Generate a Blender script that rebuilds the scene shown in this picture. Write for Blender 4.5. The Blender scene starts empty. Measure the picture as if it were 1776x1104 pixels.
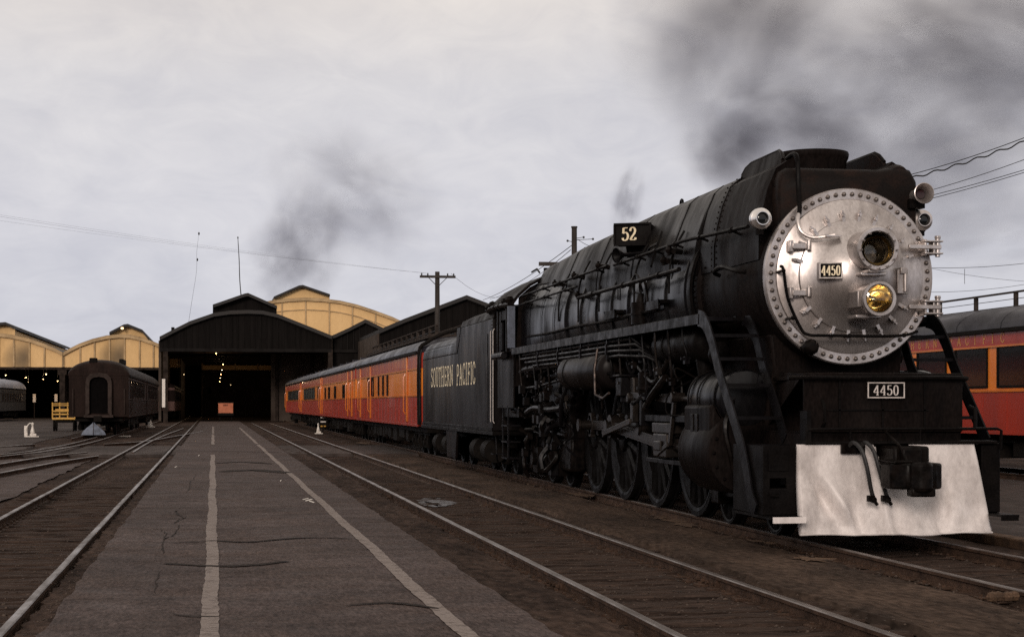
import bpy, math, random
from mathutils import Vector, Matrix
random.seed(7)
PI = math.pi
S = bpy.context.scene
COL = S.collection

# ------------------------------------------------------------------ camera
TH = math.atan(518/3000.0)
cam_d = bpy.data.cameras.new('camera')
cam_d.sensor_width = 36.0
cam_d.lens = 3000/1776*36.0
cam_d.shift_y = 148/1776
cam_d.clip_start = 0.5
cam_d.clip_end = 5000
cam = bpy.data.objects.new('camera', cam_d)
cam.location = (0, 0, 1.63)
cam.rotation_euler = (PI/2, 0, -TH)
COL.objects.link(cam)
S.camera = cam

# ------------------------------------------------------------------ sky, sun, exposure
SUN_EL, SUN_AZ = math.radians(17), math.radians(203)      # low soft sun behind the photographer
W = bpy.data.worlds.new('World'); S.world = W; W.use_nodes = True
nt = W.node_tree; nt.nodes.clear()
def wn(t, **k):
    n = nt.nodes.new(t)
    for a, b in k.items(): setattr(n, a, b)
    return n
def wl(a, b): nt.links.new(a, b)
out = wn('ShaderNodeOutputWorld'); bg = wn('ShaderNodeBackground')
sky = wn('ShaderNodeTexSky', sky_type='NISHITA', sun_disc=False, sun_elevation=SUN_EL, sun_rotation=SUN_AZ)
tc = wn('ShaderNodeTexCoord'); sep = wn('ShaderNodeSeparateXYZ'); wl(tc.outputs['Generated'], sep.inputs[0])
# cloud deck: project the view direction on a high flat layer so the clouds shrink towards the horizon
zz = wn('ShaderNodeMath', operation='ADD'); wl(sep.outputs['Z'], zz.inputs[0]); zz.inputs[1].default_value = 0.38
zm = wn('ShaderNodeMath', operation='MAXIMUM'); wl(zz.outputs[0], zm.inputs[0]); zm.inputs[1].default_value = 0.12
dx = wn('ShaderNodeMath', operation='DIVIDE'); wl(sep.outputs['X'], dx.inputs[0]); wl(zm.outputs[0], dx.inputs[1])
dy = wn('ShaderNodeMath', operation='DIVIDE'); wl(sep.outputs['Y'], dy.inputs[0]); wl(zm.outputs[0], dy.inputs[1])
cmb = wn('ShaderNodeCombineXYZ'); wl(dx.outputs[0], cmb.inputs[0]); wl(dy.outputs[0], cmb.inputs[1])
n1 = wn('ShaderNodeTexNoise'); n1.inputs['Scale'].default_value = 3.6; n1.inputs['Detail'].default_value = 9; n1.inputs['Roughness'].default_value = 0.6; n1.inputs['Distortion'].default_value = 0.5
wl(cmb.outputs[0], n1.inputs['Vector'])
r1 = wn('ShaderNodeMapRange'); r1.inputs['From Min'].default_value = 0.36; r1.inputs['From Max'].default_value = 0.66; wl(n1.outputs['Fac'], r1.inputs['Value'])
# cloud tint by height: cool near the horizon, cream high up
tint = wn('ShaderNodeValToRGB'); wl(sep.outputs['Z'], tint.inputs[0]); cr_ = tint.color_ramp
cr_.elements[0].position = 0.0; cr_.elements[0].color = (0.635, 0.66, 0.755, 1); cr_.elements[1].position = 0.27; cr_.elements[1].color = (0.90, 0.82, 0.725, 1)
for p_, c_ in ((0.10, (0.725, 0.72, 0.77, 1)), (0.18, (0.775, 0.755, 0.76, 1))): e_ = cr_.elements.new(p_); e_.color = c_
dark = wn('ShaderNodeMix', data_type='RGBA', blend_type='MULTIPLY'); dark.inputs[0].default_value = 1
n2_ = wn('ShaderNodeTexNoise'); n2_.inputs['Scale'].default_value = 11.0; n2_.inputs['Detail'].default_value = 8; n2_.inputs['Roughness'].default_value = 0.6; n2_.inputs['Distortion'].default_value = 0.8; wl(cmb.outputs[0], n2_.inputs['Vector'])
r2_ = wn('ShaderNodeMapRange'); r2_.inputs['From Min'].default_value = 0.34; r2_.inputs['From Max'].default_value = 0.66; wl(n2_.outputs['Fac'], r2_.inputs['Value'])
av = wn('ShaderNodeMix', data_type='FLOAT'); av.inputs[0].default_value = 0.5; wl(r1.outputs[0], av.inputs[2]); wl(r2_.outputs[0], av.inputs[3])
cl = wn('ShaderNodeMix', data_type='RGBA'); wl(av.outputs[0], cl.inputs[0])
cl.inputs[6].default_value = (0.855, 0.86, 0.885, 1); cl.inputs[7].default_value = (1.055, 1.05, 1.03, 1)
wl(tint.outputs[0], dark.inputs[6]); wl(cl.outputs[2], dark.inputs[7])
sc_ = wn('ShaderNodeMix', data_type='RGBA', blend_type='MULTIPLY'); sc_.inputs[0].default_value = 1
wl(sky.outputs[0], sc_.inputs[6]); sc_.inputs[7].default_value = (0.75, 0.75, 0.75, 1)
k10 = wn('ShaderNodeMix', data_type='RGBA', blend_type='MULTIPLY'); k10.inputs[0].default_value = 1
wl(dark.outputs[2], k10.inputs[6]); k10.inputs[7].default_value = (10.0, 9.85, 9.95, 1)     # the deck in the sky texture's units
mx = wn('ShaderNodeMix', data_type='RGBA'); mx.inputs[0].default_value = 0.9
wl(sc_.outputs[2], mx.inputs[6]); wl(k10.outputs[2], mx.inputs[7])
wl(mx.outputs[2], bg.inputs['Color']); bg.inputs['Strength'].default_value = 0.1
wl(bg.outputs[0], out.inputs['Surface'])

sd = bpy.data.lights.new('sun', 'SUN'); sd.energy = 1.5; sd.angle = math.radians(14); sd.color = (1.0, 0.87, 0.78)
sun = bpy.data.objects.new('sun', sd); COL.objects.link(sun)
def sun_dir(el, az): return Vector((math.sin(az)*math.cos(el), math.cos(az)*math.cos(el), math.sin(el)))
sun.rotation_euler = sun_dir(SUN_EL, SUN_AZ).to_track_quat('Z', 'Y').to_euler()

S.view_settings.view_transform = 'Standard'; S.view_settings.look = 'None'
S.view_settings.exposure = 0.0; S.view_settings.gamma = 1.0; S.view_settings.use_curve_mapping = False
cy = S.cycles
cy.max_bounces = 8; cy.diffuse_bounces = 3; cy.glossy_bounces = 4; cy.transmission_bounces = 6; cy.transparent_max_bounces = 8; cy.volume_bounces = 1
cy.sample_clamp_indirect = 4.0; cy.use_denoising = False; cy.caustics_reflective = False; cy.caustics_refractive = False
cy.volume_step_rate = 2.0; cy.volume_max_steps = 128

# ------------------------------------------------------------------ materials
M = {}
def mat(name, col, rough=0.6, metal=0.0, var=0.25, scale=6.0, col2=None, bump=0.0, bscale=None, stretch=(1, 1, 1), rvar=0.12, spec=0.5, fine=0.0, coat=0.0, detail=6, lo=0.35, hi=0.68, specvar=0.0, chips=0.0, chip_col=(.16, .14, .125)):
    """principled material, colour broken up by two noises in object space"""
    m = bpy.data.materials.new(name); m.use_nodes = True; t = m.node_tree; N = t.nodes; L = t.links.new
    b = N['Principled BSDF']; b.inputs['Metallic'].default_value = metal
    b.inputs['Specular IOR Level'].default_value = spec; b.inputs['Coat Weight'].default_value = coat
    g = N.new('ShaderNodeNewGeometry'); mp = N.new('ShaderNodeMapping'); mp.inputs['Scale'].default_value = stretch
    L(g.outputs['Position'], mp.inputs['Vector'])
    n = N.new('ShaderNodeTexNoise'); n.inputs['Scale'].default_value = scale; n.inputs['Detail'].default_value = detail; n.inputs['Roughness'].default_value = 0.62
    L(mp.outputs[0], n.inputs['Vector'])
    mr = N.new('ShaderNodeMapRange'); mr.inputs['From Min'].default_value = lo; mr.inputs['From Max'].default_value = hi; L(n.outputs['Fac'], mr.inputs['Value'])
    mixn = N.new('ShaderNodeMix'); mixn.data_type = 'RGBA'; L(mr.outputs[0], mixn.inputs[0])
    c2 = col2 or tuple(max(0, x*(1-2*var)) for x in col)
    c1 = col if col2 else tuple(x*(1+var) for x in col)
    mixn.inputs[6].default_value = (*c1, 1); mixn.inputs[7].default_value = (*c2, 1)
    last = mixn.outputs[2]
    if fine:
        n2 = N.new('ShaderNodeTexNoise'); n2.inputs['Scale'].default_value = scale*14; n2.inputs['Detail'].default_value = 3; L(mp.outputs[0], n2.inputs['Vector'])
        m2 = N.new('ShaderNodeMapRange'); m2.inputs['From Min'].default_value = 0.3; m2.inputs['From Max'].default_value = 0.7
        m2.inputs['To Min'].default_value = 1-fine; m2.inputs['To Max'].default_value = 1+fine; L(n2.outputs['Fac'], m2.inputs['Value'])
        vm = N.new('ShaderNodeVectorMath'); vm.operation = 'SCALE'; L(last, vm.inputs[0]); L(m2.outputs[0], vm.inputs['Scale']); last = vm.outputs[0]
    if chips:                                                   # small bare or dusty flecks
        n4 = N.new('ShaderNodeTexNoise'); n4.inputs['Scale'].default_value = 17; n4.inputs['Detail'].default_value = 6; n4.inputs['Roughness'].default_value = .75; L(g.outputs['Position'], n4.inputs['Vector'])
        r4 = N.new('ShaderNodeMapRange'); L(n4.outputs['Fac'], r4.inputs[0])
        for i_, v_ in enumerate((.66, .74, 0, chips)): r4.inputs[i_+1].default_value = v_
        mc = N.new('ShaderNodeMix'); mc.data_type = 'RGBA'; L(r4.outputs[0], mc.inputs[0]); L(last, mc.inputs[6]); mc.inputs[7].default_value = (*chip_col, 1); last = mc.outputs[2]
    L(last, b.inputs['Base Color'])
    rr = N.new('ShaderNodeMapRange'); L(n.outputs['Fac'], rr.inputs['Value']); rr.inputs['From Min'].default_value = 0.3; rr.inputs['From Max'].default_value = 0.7
    rr.inputs['To Min'].default_value = max(0.03, rough-rvar); rr.inputs['To Max'].default_value = min(1, rough+rvar); L(rr.outputs[0], b.inputs['Roughness'])
    if specvar:
        n3 = N.new('ShaderNodeTexNoise'); n3.inputs['Scale'].default_value = scale*.8; n3.inputs['Detail'].default_value = 7; n3.inputs['Roughness'].default_value = .65; L(mp.outputs[0], n3.inputs['Vector'])
        r3 = N.new('ShaderNodeMapRange'); L(n3.outputs['Fac'], r3.inputs[0])
        for i_, v_ in enumerate((.38, .64, spec*(1-specvar), spec)): r3.inputs[i_+1].default_value = v_
        L(r3.outputs[0], b.inputs['Specular IOR Level'])
    if bump:
        bn = N.new('ShaderNodeTexNoise'); bn.inputs['Scale'].default_value = bscale or scale*3; bn.inputs['Detail'].default_value = 5
        L(mp.outputs[0], bn.inputs['Vector'])
        bp = N.new('ShaderNodeBump'); bp.inputs['Strength'].default_value = min(1, bump*8); bp.inputs['Distance'].default_value = bump
        L(bn.outputs['Fac'], bp.inputs['Height']); L(bp.outputs[0], b.inputs['Normal'])
    M[name] = m; return m
def emit(name, col, st):
    m = bpy.data.materials.new(name); m.use_nodes = True; b = m.node_tree.nodes['Principled BSDF']
    b.inputs['Base Color'].default_value = (*col, 1); b.inputs['Emission Color'].default_value = (*col, 1); b.inputs['Emission Strength'].default_value = st; M[name] = m
mat('boiler_jacket', (0.0065, 0.006, 0.0075), 0.27, 0.0, col2=(0.0025, 0.0022, 0.0022), scale=1.8, stretch=(1, 1, .4), bump=0.016, bscale=2.2, rvar=0.13, spec=0.3, specvar=0.9, fine=.3, chips=.06)
mat('black_paint', (0.0038, 0.0032, 0.0032), 0.42, 0.0, col2=(0.007, 0.0056, 0.0052), scale=3, bump=0.002, bscale=30, rvar=0.15, fine=.35, spec=0.06, specvar=.7, chips=.12)
mat('smokebox_black', (0.0048, 0.0036, 0.0034), 0.5, col2=(0.010, 0.007, 0.0062), scale=2.2, stretch=(1, 1, .4), bump=0.006, bscale=9, fine=.4, spec=0.06, specvar=.85, chips=.08)
mat('grease_black', (0.003, 0.0025, 0.0023), 0.34, col2=(0.009, 0.0064, 0.0055), scale=9, bump=0.006, bscale=30, fine=.4, spec=0.1, specvar=.85, chips=.15)
mat('ladder_steel', (0.0065, 0.0057, 0.0068), 0.4, 0.0, col2=(0.0035, 0.003, 0.003), scale=5, fine=.35, spec=0.13, specvar=.75, chips=.12)
mat('casing_black', (0.0075, 0.0062, 0.0066), 0.4, col2=(0.0035, 0.0028, 0.0028), scale=1.6, stretch=(1, 1, .35), bump=0.010, bscale=2.2, fine=.3, rvar=.14, spec=.12, specvar=.85, chips=.06)
mat('rod_steel', (0.028, 0.022, 0.019), 0.36, 0.4, col2=(0.008, 0.0062, 0.0052), scale=7, fine=.3, spec=.22)
mat('wheel_iron', (0.008, 0.0072, 0.0072), 0.45, 0.0, col2=(0.0035, 0.003, 0.0028), scale=8, fine=.35, bump=.003, spec=0.06, specvar=.7, chips=.12)
mat('rusty_hood', (0.008, 0.006, 0.0055), 0.55, col2=(0.022, 0.012, 0.009), scale=3, stretch=(1, 1, 1.6), bump=0.006, bscale=16, fine=.3, spec=0.06, lo=.45, hi=.75)
mat('silver_paint', (0.5544, 0.5060, 0.4840), 0.36, 0.82, col2=(0.1760, 0.1478, 0.1346), scale=3.0, bump=0.012, bscale=3.2, fine=.12, rvar=.12, stretch=(1, 1, .5), lo=.42, hi=.76, detail=11, chips=.3, chip_col=(.12, .09, .08))
mat('silver_bolt', (0.22, 0.19, 0.175), 0.4, 0.6, col2=(0.08, 0.068, 0.06), scale=30)
mat('apron_paint', (0.70, 0.645, 0.62), 0.5, 0.0, col2=(0.27, 0.235, 0.22), scale=2.4, stretch=(1, 1, .55), bump=0.016, bscale=2.0, fine=.08, lo=.46, hi=.80, detail=12, chips=.8, chip_col=(.14, .11, .10))
mat('bright_silver', (0.75, 0.72, 0.70), 0.2, 0.9, var=.1, scale=12)
mat('gold_reflector', (0.90, 0.74, 0.42), 0.10, 1.0, var=.12, scale=14, rvar=.05)
mat('dark_reflector', (0.10, 0.078, 0.05), 0.35, 1.0, var=.3, scale=10, rvar=.05)
mat('copper_pipe', (0.040, 0.026, 0.02), 0.45, 0.5, var=.3, scale=15)
mat('red_light', (0.03, 0.004, 0.004), 0.2, var=.2)
mat('hose_rubber', (0.012, 0.011, 0.011), 0.55, var=.3, scale=30)
mat('cream_letter', (0.90, 0.78, 0.54), 0.5, col2=(0.70, 0.58, 0.38), scale=9)
mat('gold_letter', (0.66, 0.33, 0.08), 0.45, col2=(0.5, 0.23, 0.05), scale=9)
mat('plate_border', (0.62, 0.56, 0.52), 0.5, col2=(0.4, 0.36, 0.33), scale=14)
mat('tender_black', (0.0095, 0.0075, 0.0072), 0.38, col2=(0.005, 0.0038, 0.0036), scale=1.2, stretch=(1, 1, .35), bump=0.006, bscale=2.0, fine=.25, rvar=.14, spec=.085, specvar=.8, chips=.06)
mat('car_orange', (0.88, 0.26, 0.032), 0.26, col2=(0.68, 0.17, 0.021), scale=1.5, stretch=(1, 1, .25), bump=.0015, bscale=4, rvar=.08, coat=.12)
mat('car_orange_trim', (0.66, 0.19, 0.026), 0.24, col2=(0.5, 0.125, 0.018), scale=3, rvar=.06, coat=.15)
mat('car_maroon', (0.40, 0.044, 0.026), 0.30, col2=(0.27, 0.030, 0.019), scale=1.3, stretch=(1, 1, .3), bump=.0015, bscale=4, rvar=.1, coat=.10, spec=.3)
mat('car_roof', (0.022, 0.0205, 0.030), 0.36, col2=(0.010, 0.0092, 0.012), scale=1.2, stretch=(1, .5, 1), rvar=.12, fine=.2, spec=.16, specvar=.6)
mat('roof_walk', (0.055, 0.044, 0.038), 0.85, col2=(0.022, 0.018, 0.016), scale=4, spec=.03)
mat('window_glass', (0.008, 0.009, 0.010), 0.10, spec=.4, var=.1, rvar=.03)
mat('teal_glass', (0.010, 0.030, 0.030), 0.35, spec=.12, var=.3, rvar=.05, scale=2)
mat('under_black', (0.005, 0.0042, 0.0038), 0.7, col2=(0.012, 0.0094, 0.008), scale=8, fine=.35, spec=0.05, chips=.12)
mat('brown_car', (0.019, 0.0100, 0.0076), 0.6, col2=(0.009, 0.0052, 0.0042), scale=2, stretch=(1, 1, .3), fine=.25, spec=.07)
mat('brown_trim', (0.045, 0.032, 0.027), 0.6, col2=(0.02, 0.014, 0.012), scale=3, spec=0.08)
mat('redbrown_car', (0.14, 0.060, 0.042), 0.6, col2=(0.08, 0.036, 0.027), scale=2, stretch=(1, 1, .3), fine=.2)
mat('grey_car', (0.05, 0.045, 0.043), 0.6, col2=(0.028, 0.025, 0.024), scale=2, fine=.15, spec=.3)
mat('pale_roof', (0.26, 0.28, 0.35), 0.5, col2=(0.13, 0.14, 0.17), scale=1)
mat('blue_steel', (0.15, 0.17, 0.22), 0.36, 0.4, col2=(0.07, 0.08, 0.10), scale=6)
mat('yellow_paint', (0.62, 0.34, 0.045), 0.5, col2=(0.36, 0.19, 0.03), scale=5, fine=.2)
mat('white_paint', (0.80, 0.75, 0.68), 0.55, col2=(0.5, 0.45, 0.4), scale=9)
mat('shed_dark', (0.0095, 0.0078, 0.0072), 0.7, col2=(0.005, 0.0042, 0.0039), scale=.5, stretch=(4, 1, .25), fine=.25, spec=0.04)
mat('shed_interior', (0.075, 0.058, 0.047), 0.85, col2=(0.035, 0.026, 0.021), scale=.6, spec=.1)
mat('shed_roof', (0.014, 0.013, 0.013), 0.6, col2=(0.028, 0.024, 0.022), scale=.4, stretch=(1, .2, 1), spec=.3)
mat('shed_trim', (0.0105, 0.0088, 0.0082), 0.6, var=.2, scale=1, spec=.06)
mat('shed_post', (0.030, 0.022, 0.018), 0.7, var=.3, scale=2, spec=0.04)
mat('yellow_gable', (0.74, 0.48, 0.215), 0.7, col2=(0.64, 0.41, 0.18), scale=.28, fine=.05, stretch=(1, 1, .5))
mat('yellow_trim', (0.50, 0.34, 0.17), 0.65, col2=(0.30, 0.20, 0.10), scale=.8)
mat('orange_box', (0.62, 0.19, 0.085), 0.6, col2=(0.45, 0.13, 0.06), scale=2)
mat('pole_wood', (0.035, 0.027, 0.022), 0.8, col2=(0.018, 0.014, 0.012), scale=5, stretch=(1, 1, .2))
mat('wire_black', (0.02, 0.02, 0.022), 0.6, var=.1)
mat('dirt', (0.0560, 0.0371, 0.0287), 0.9, col2=(0.0175, 0.0126, 0.0109), scale=.9, bump=.05, bscale=5, fine=.5, detail=11, spec=0.02, chips=.4, chip_col=(.14, .09, .06), stretch=(1, .35, 1))
mat('sand_dirt', (0.0756, 0.0518, 0.0392), 0.9, col2=(0.0280, 0.0210, 0.0175), scale=1.1, bump=.03, bscale=9, fine=.45, detail=10, spec=0.02, chips=.5, chip_col=(.13, .085, .06), stretch=(1, .35, 1))
mat('far_paving', (0.0667, 0.0540, 0.0494), 0.85, col2=(0.0391, 0.0322, 0.0299), scale=.35, fine=.25, spec=0.04, stretch=(1, .35, 1))
mat('rubble', (0.080, 0.053, 0.038), 0.9, col2=(0.015, 0.011, 0.0095), scale=7, fine=.3)
mat('tie_wood', (0.0625, 0.0425, 0.0338), 0.85, col2=(0.0137, 0.0106, 0.0094), scale=1.9, stretch=(1.2, 16, 16), bump=.014, bscale=3, fine=.45, spec=0.03, chips=.6, chip_col=(.15, .10, .07))
mat('rail_rust', (0.0690, 0.0414, 0.0287), 0.75, col2=(0.0276, 0.0184, 0.0144), scale=4, bump=.004, fine=.4, spec=0.06, chips=.5, chip_col=(.14, .085, .055))
mat('rail_head', (0.1716, 0.1443, 0.1326), 0.42, 0.6, col2=(0.0546, 0.0390, 0.0320), scale=5, stretch=(1, .25, 1), fine=.2, lo=.3, hi=.62)
mat('paper', (0.7, 0.66, 0.6), 0.7, var=.1)
mat('blue_grey_spill', (0.045, 0.045, 0.06), 0.5, col2=(0.022, 0.02, 0.022), scale=5, fine=.4)
mat('tan_patch', (0.12, 0.073, 0.045), 0.9, col2=(0.045, 0.03, 0.022), scale=5, fine=.35, spec=.15)
mat('tar', (0.021, 0.0175, 0.0162), 0.85, col2=(0.038, 0.031, 0.028), scale=6, fine=.5, spec=0.03)
mat('wire_grey', (0.16, 0.16, 0.18), 0.7, var=.1)
mat('void_dark', (0.003, 0.0025, 0.0025), 0.95, var=.1, spec=.05)  # near-black, stands in for the shade behind an open doorway
emit('lamp_glow', (1.0, 0.70, 0.38), 1.9)
def glass_mat():
    m = bpy.data.materials.new('lens_glass'); m.use_nodes = True; t = m.node_tree; N = t.nodes; N.clear(); L = t.links.new      # thin clear pane
    o = N.new('ShaderNodeOutputMaterial'); mx = N.new('ShaderNodeMixShader'); tr = N.new('ShaderNodeBsdfTransparent'); gl_ = N.new('ShaderNodeBsdfGlossy'); fr = N.new('ShaderNodeFresnel')
    gl_.inputs['Roughness'].default_value = .04; fr.inputs['IOR'].default_value = 1.45; tr.inputs['Color'].default_value = (.96, .96, .94, 1)
    L(fr.outputs[0], mx.inputs[0]); L(tr.outputs[0], mx.inputs[1]); L(gl_.outputs[0], mx.inputs[2]); L(mx.outputs[0], o.inputs['Surface']); M['lens_glass'] = m
glass_mat()
def asphalt_mat():
    m = bpy.data.materials.new('asphalt'); m.use_nodes = True; t = m.node_tree; N = t.nodes; L = t.links.new; b = N['Principled BSDF']
    g = N.new('ShaderNodeNewGeometry')
    def noise(s, d, st=(1, 1, 1)):
        mp = N.new('ShaderNodeMapping'); mp.inputs['Scale'].default_value = st; L(g.outputs['Position'], mp.inputs[0])
        n = N.new('ShaderNodeTexNoise'); n.inputs['Scale'].default_value = s; n.inputs['Detail'].default_value = d; n.inputs['Roughness'].default_value = .6; L(mp.outputs[0], n.inputs['Vector']); return n.outputs['Fac']
    def rng(f, a, b_, c, d):
        r = N.new('ShaderNodeMapRange'); L(f, r.inputs[0])
        for i, v in enumerate((a, b_, c, d)): r.inputs[i+1].default_value = v
        return r.outputs[0]
    def mul(a, b_):
        x = N.new('ShaderNodeMath'); x.operation = 'MULTIPLY'; L(a, x.inputs[0]); L(b_, x.inputs[1]); return x.outputs[0]
    big = rng(noise(.45, 6, (1, .7, 1)), .3, .7, .72, 1.22)
    streak = rng(noise(1.1, 9, (.5, 1.5, 1)), .45, .75, 1.04, .66)
    fine = mul(rng(noise(38, 4, (1, .2, 1)), .3, .7, .58, 1.5), rng(noise(16, 3, (1, .3, 1)), .3, .7, .84, 1.16))
    mid = rng(noise(9, 5), .3, .7, .86, 1.14)
    k = mul(mul(mul(big, streak), mul(fine, mid)), rng(noise(.9, 6, (1, .5, 1)), .60, .72, 1.0, .62))
    v = N.new('ShaderNodeVectorMath'); v.operation = 'SCALE'; L(k, v.inputs['Scale'])
    hue = N.new('ShaderNodeMix'); hue.data_type = 'RGBA'; L(rng(noise(.8, 8), .42, .70, 0, 1), hue.inputs[0]); hue.inputs[6].default_value = (.067, .0515, .0480, 1); hue.inputs[7].default_value = (.064, .0460, .0395, 1); L(hue.outputs[2], v.inputs[0])
    mp2 = N.new('ShaderNodeSeparateXYZ'); L(g.outputs['Position'], mp2.inputs[0]); L(v.outputs[0], b.inputs['Base Color'])
    L(rng(noise(2, 5), .3, .7, .62, .85), b.inputs['Roughness']); b.inputs['Specular IOR Level'].default_value = .035
    bp = N.new('ShaderNodeBump'); bp.inputs['Strength'].default_value = .5; bp.inputs['Distance'].default_value = .006; L(noise(45, 4), bp.inputs['Height']); L(bp.outputs[0], b.inputs['Normal'])
    M['asphalt'] = m
    # worn road paint: paint where the noise is high, asphalt showing through elsewhere
    m2 = m.copy(); m2.name = 'worn_paint'; t = m2.node_tree; N = t.nodes; L = t.links.new; b = N['Principled BSDF']
    src = b.inputs['Base Color'].links[0].from_socket
    g = [n for n in N if n.type == 'NEW_GEOMETRY'][0]
    f1 = rng(noise(11, 7), .34, .50, .35, 1.0); f2 = rng(noise(90, 2), .3, .6, .55, 1.0)
    mx = N.new('ShaderNodeMix'); mx.data_type = 'RGBA'; L(mul(f1, f2), mx.inputs[0]); L(src, mx.inputs[6]); mx.inputs[7].default_value = (.235, .20, .182, 1); L(mx.outputs[2], b.inputs['Base Color'])
    M['worn_paint'] = m2
asphalt_mat()
def soot_gable(name, cx, cz):
    """the gable's plaster with a soot stain left by engines, round a given spot"""
    m = M['yellow_gable'].copy(); m.name = name; t = m.node_tree; N = t.nodes; L = t.links.new; b = N['Principled BSDF']; src = b.inputs['Base Color'].links[0].from_socket
    g = N.new('ShaderNodeNewGeometry'); sp = N.new('ShaderNodeSeparateXYZ'); L(g.outputs['Position'], sp.inputs[0])
    def m_(op, a, v=None, b_=None):
        x = N.new('ShaderNodeMath'); x.operation = op; L(a, x.inputs[0])
        if b_ is not None: L(b_, x.inputs[1])
        elif v is not None: x.inputs[1].default_value = v
        return x.outputs[0]
    dx = m_('POWER', m_('ABSOLUTE', m_('DIVIDE', m_('SUBTRACT', sp.outputs[0], cx), 2.6)), 2.0); dz = m_('POWER', m_('ABSOLUTE', m_('DIVIDE', m_('SUBTRACT', sp.outputs[2], cz), 2.4)), 2.0)
    nn = N.new('ShaderNodeTexNoise'); nn.inputs['Scale'].default_value = .9; nn.inputs['Detail'].default_value = 5
    d = m_('ADD', m_('ADD', dx, None, dz), None, m_('MULTIPLY', nn.outputs['Fac'], .9))
    r = N.new('ShaderNodeMapRange'); L(d, r.inputs[0]); r.inputs[1].default_value = .35; r.inputs[2].default_value = 1.5; r.inputs[3].default_value = .85; r.inputs[4].default_value = 0
    mx = N.new('ShaderNodeMix'); mx.data_type = 'RGBA'; L(r.outputs[0], mx.inputs[0]); L(src, mx.inputs[6]); mx.inputs[7].default_value = (.05, .038, .025, 1); L(mx.outputs[2], b.inputs['Base Color'])
    M[name] = m

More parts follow.
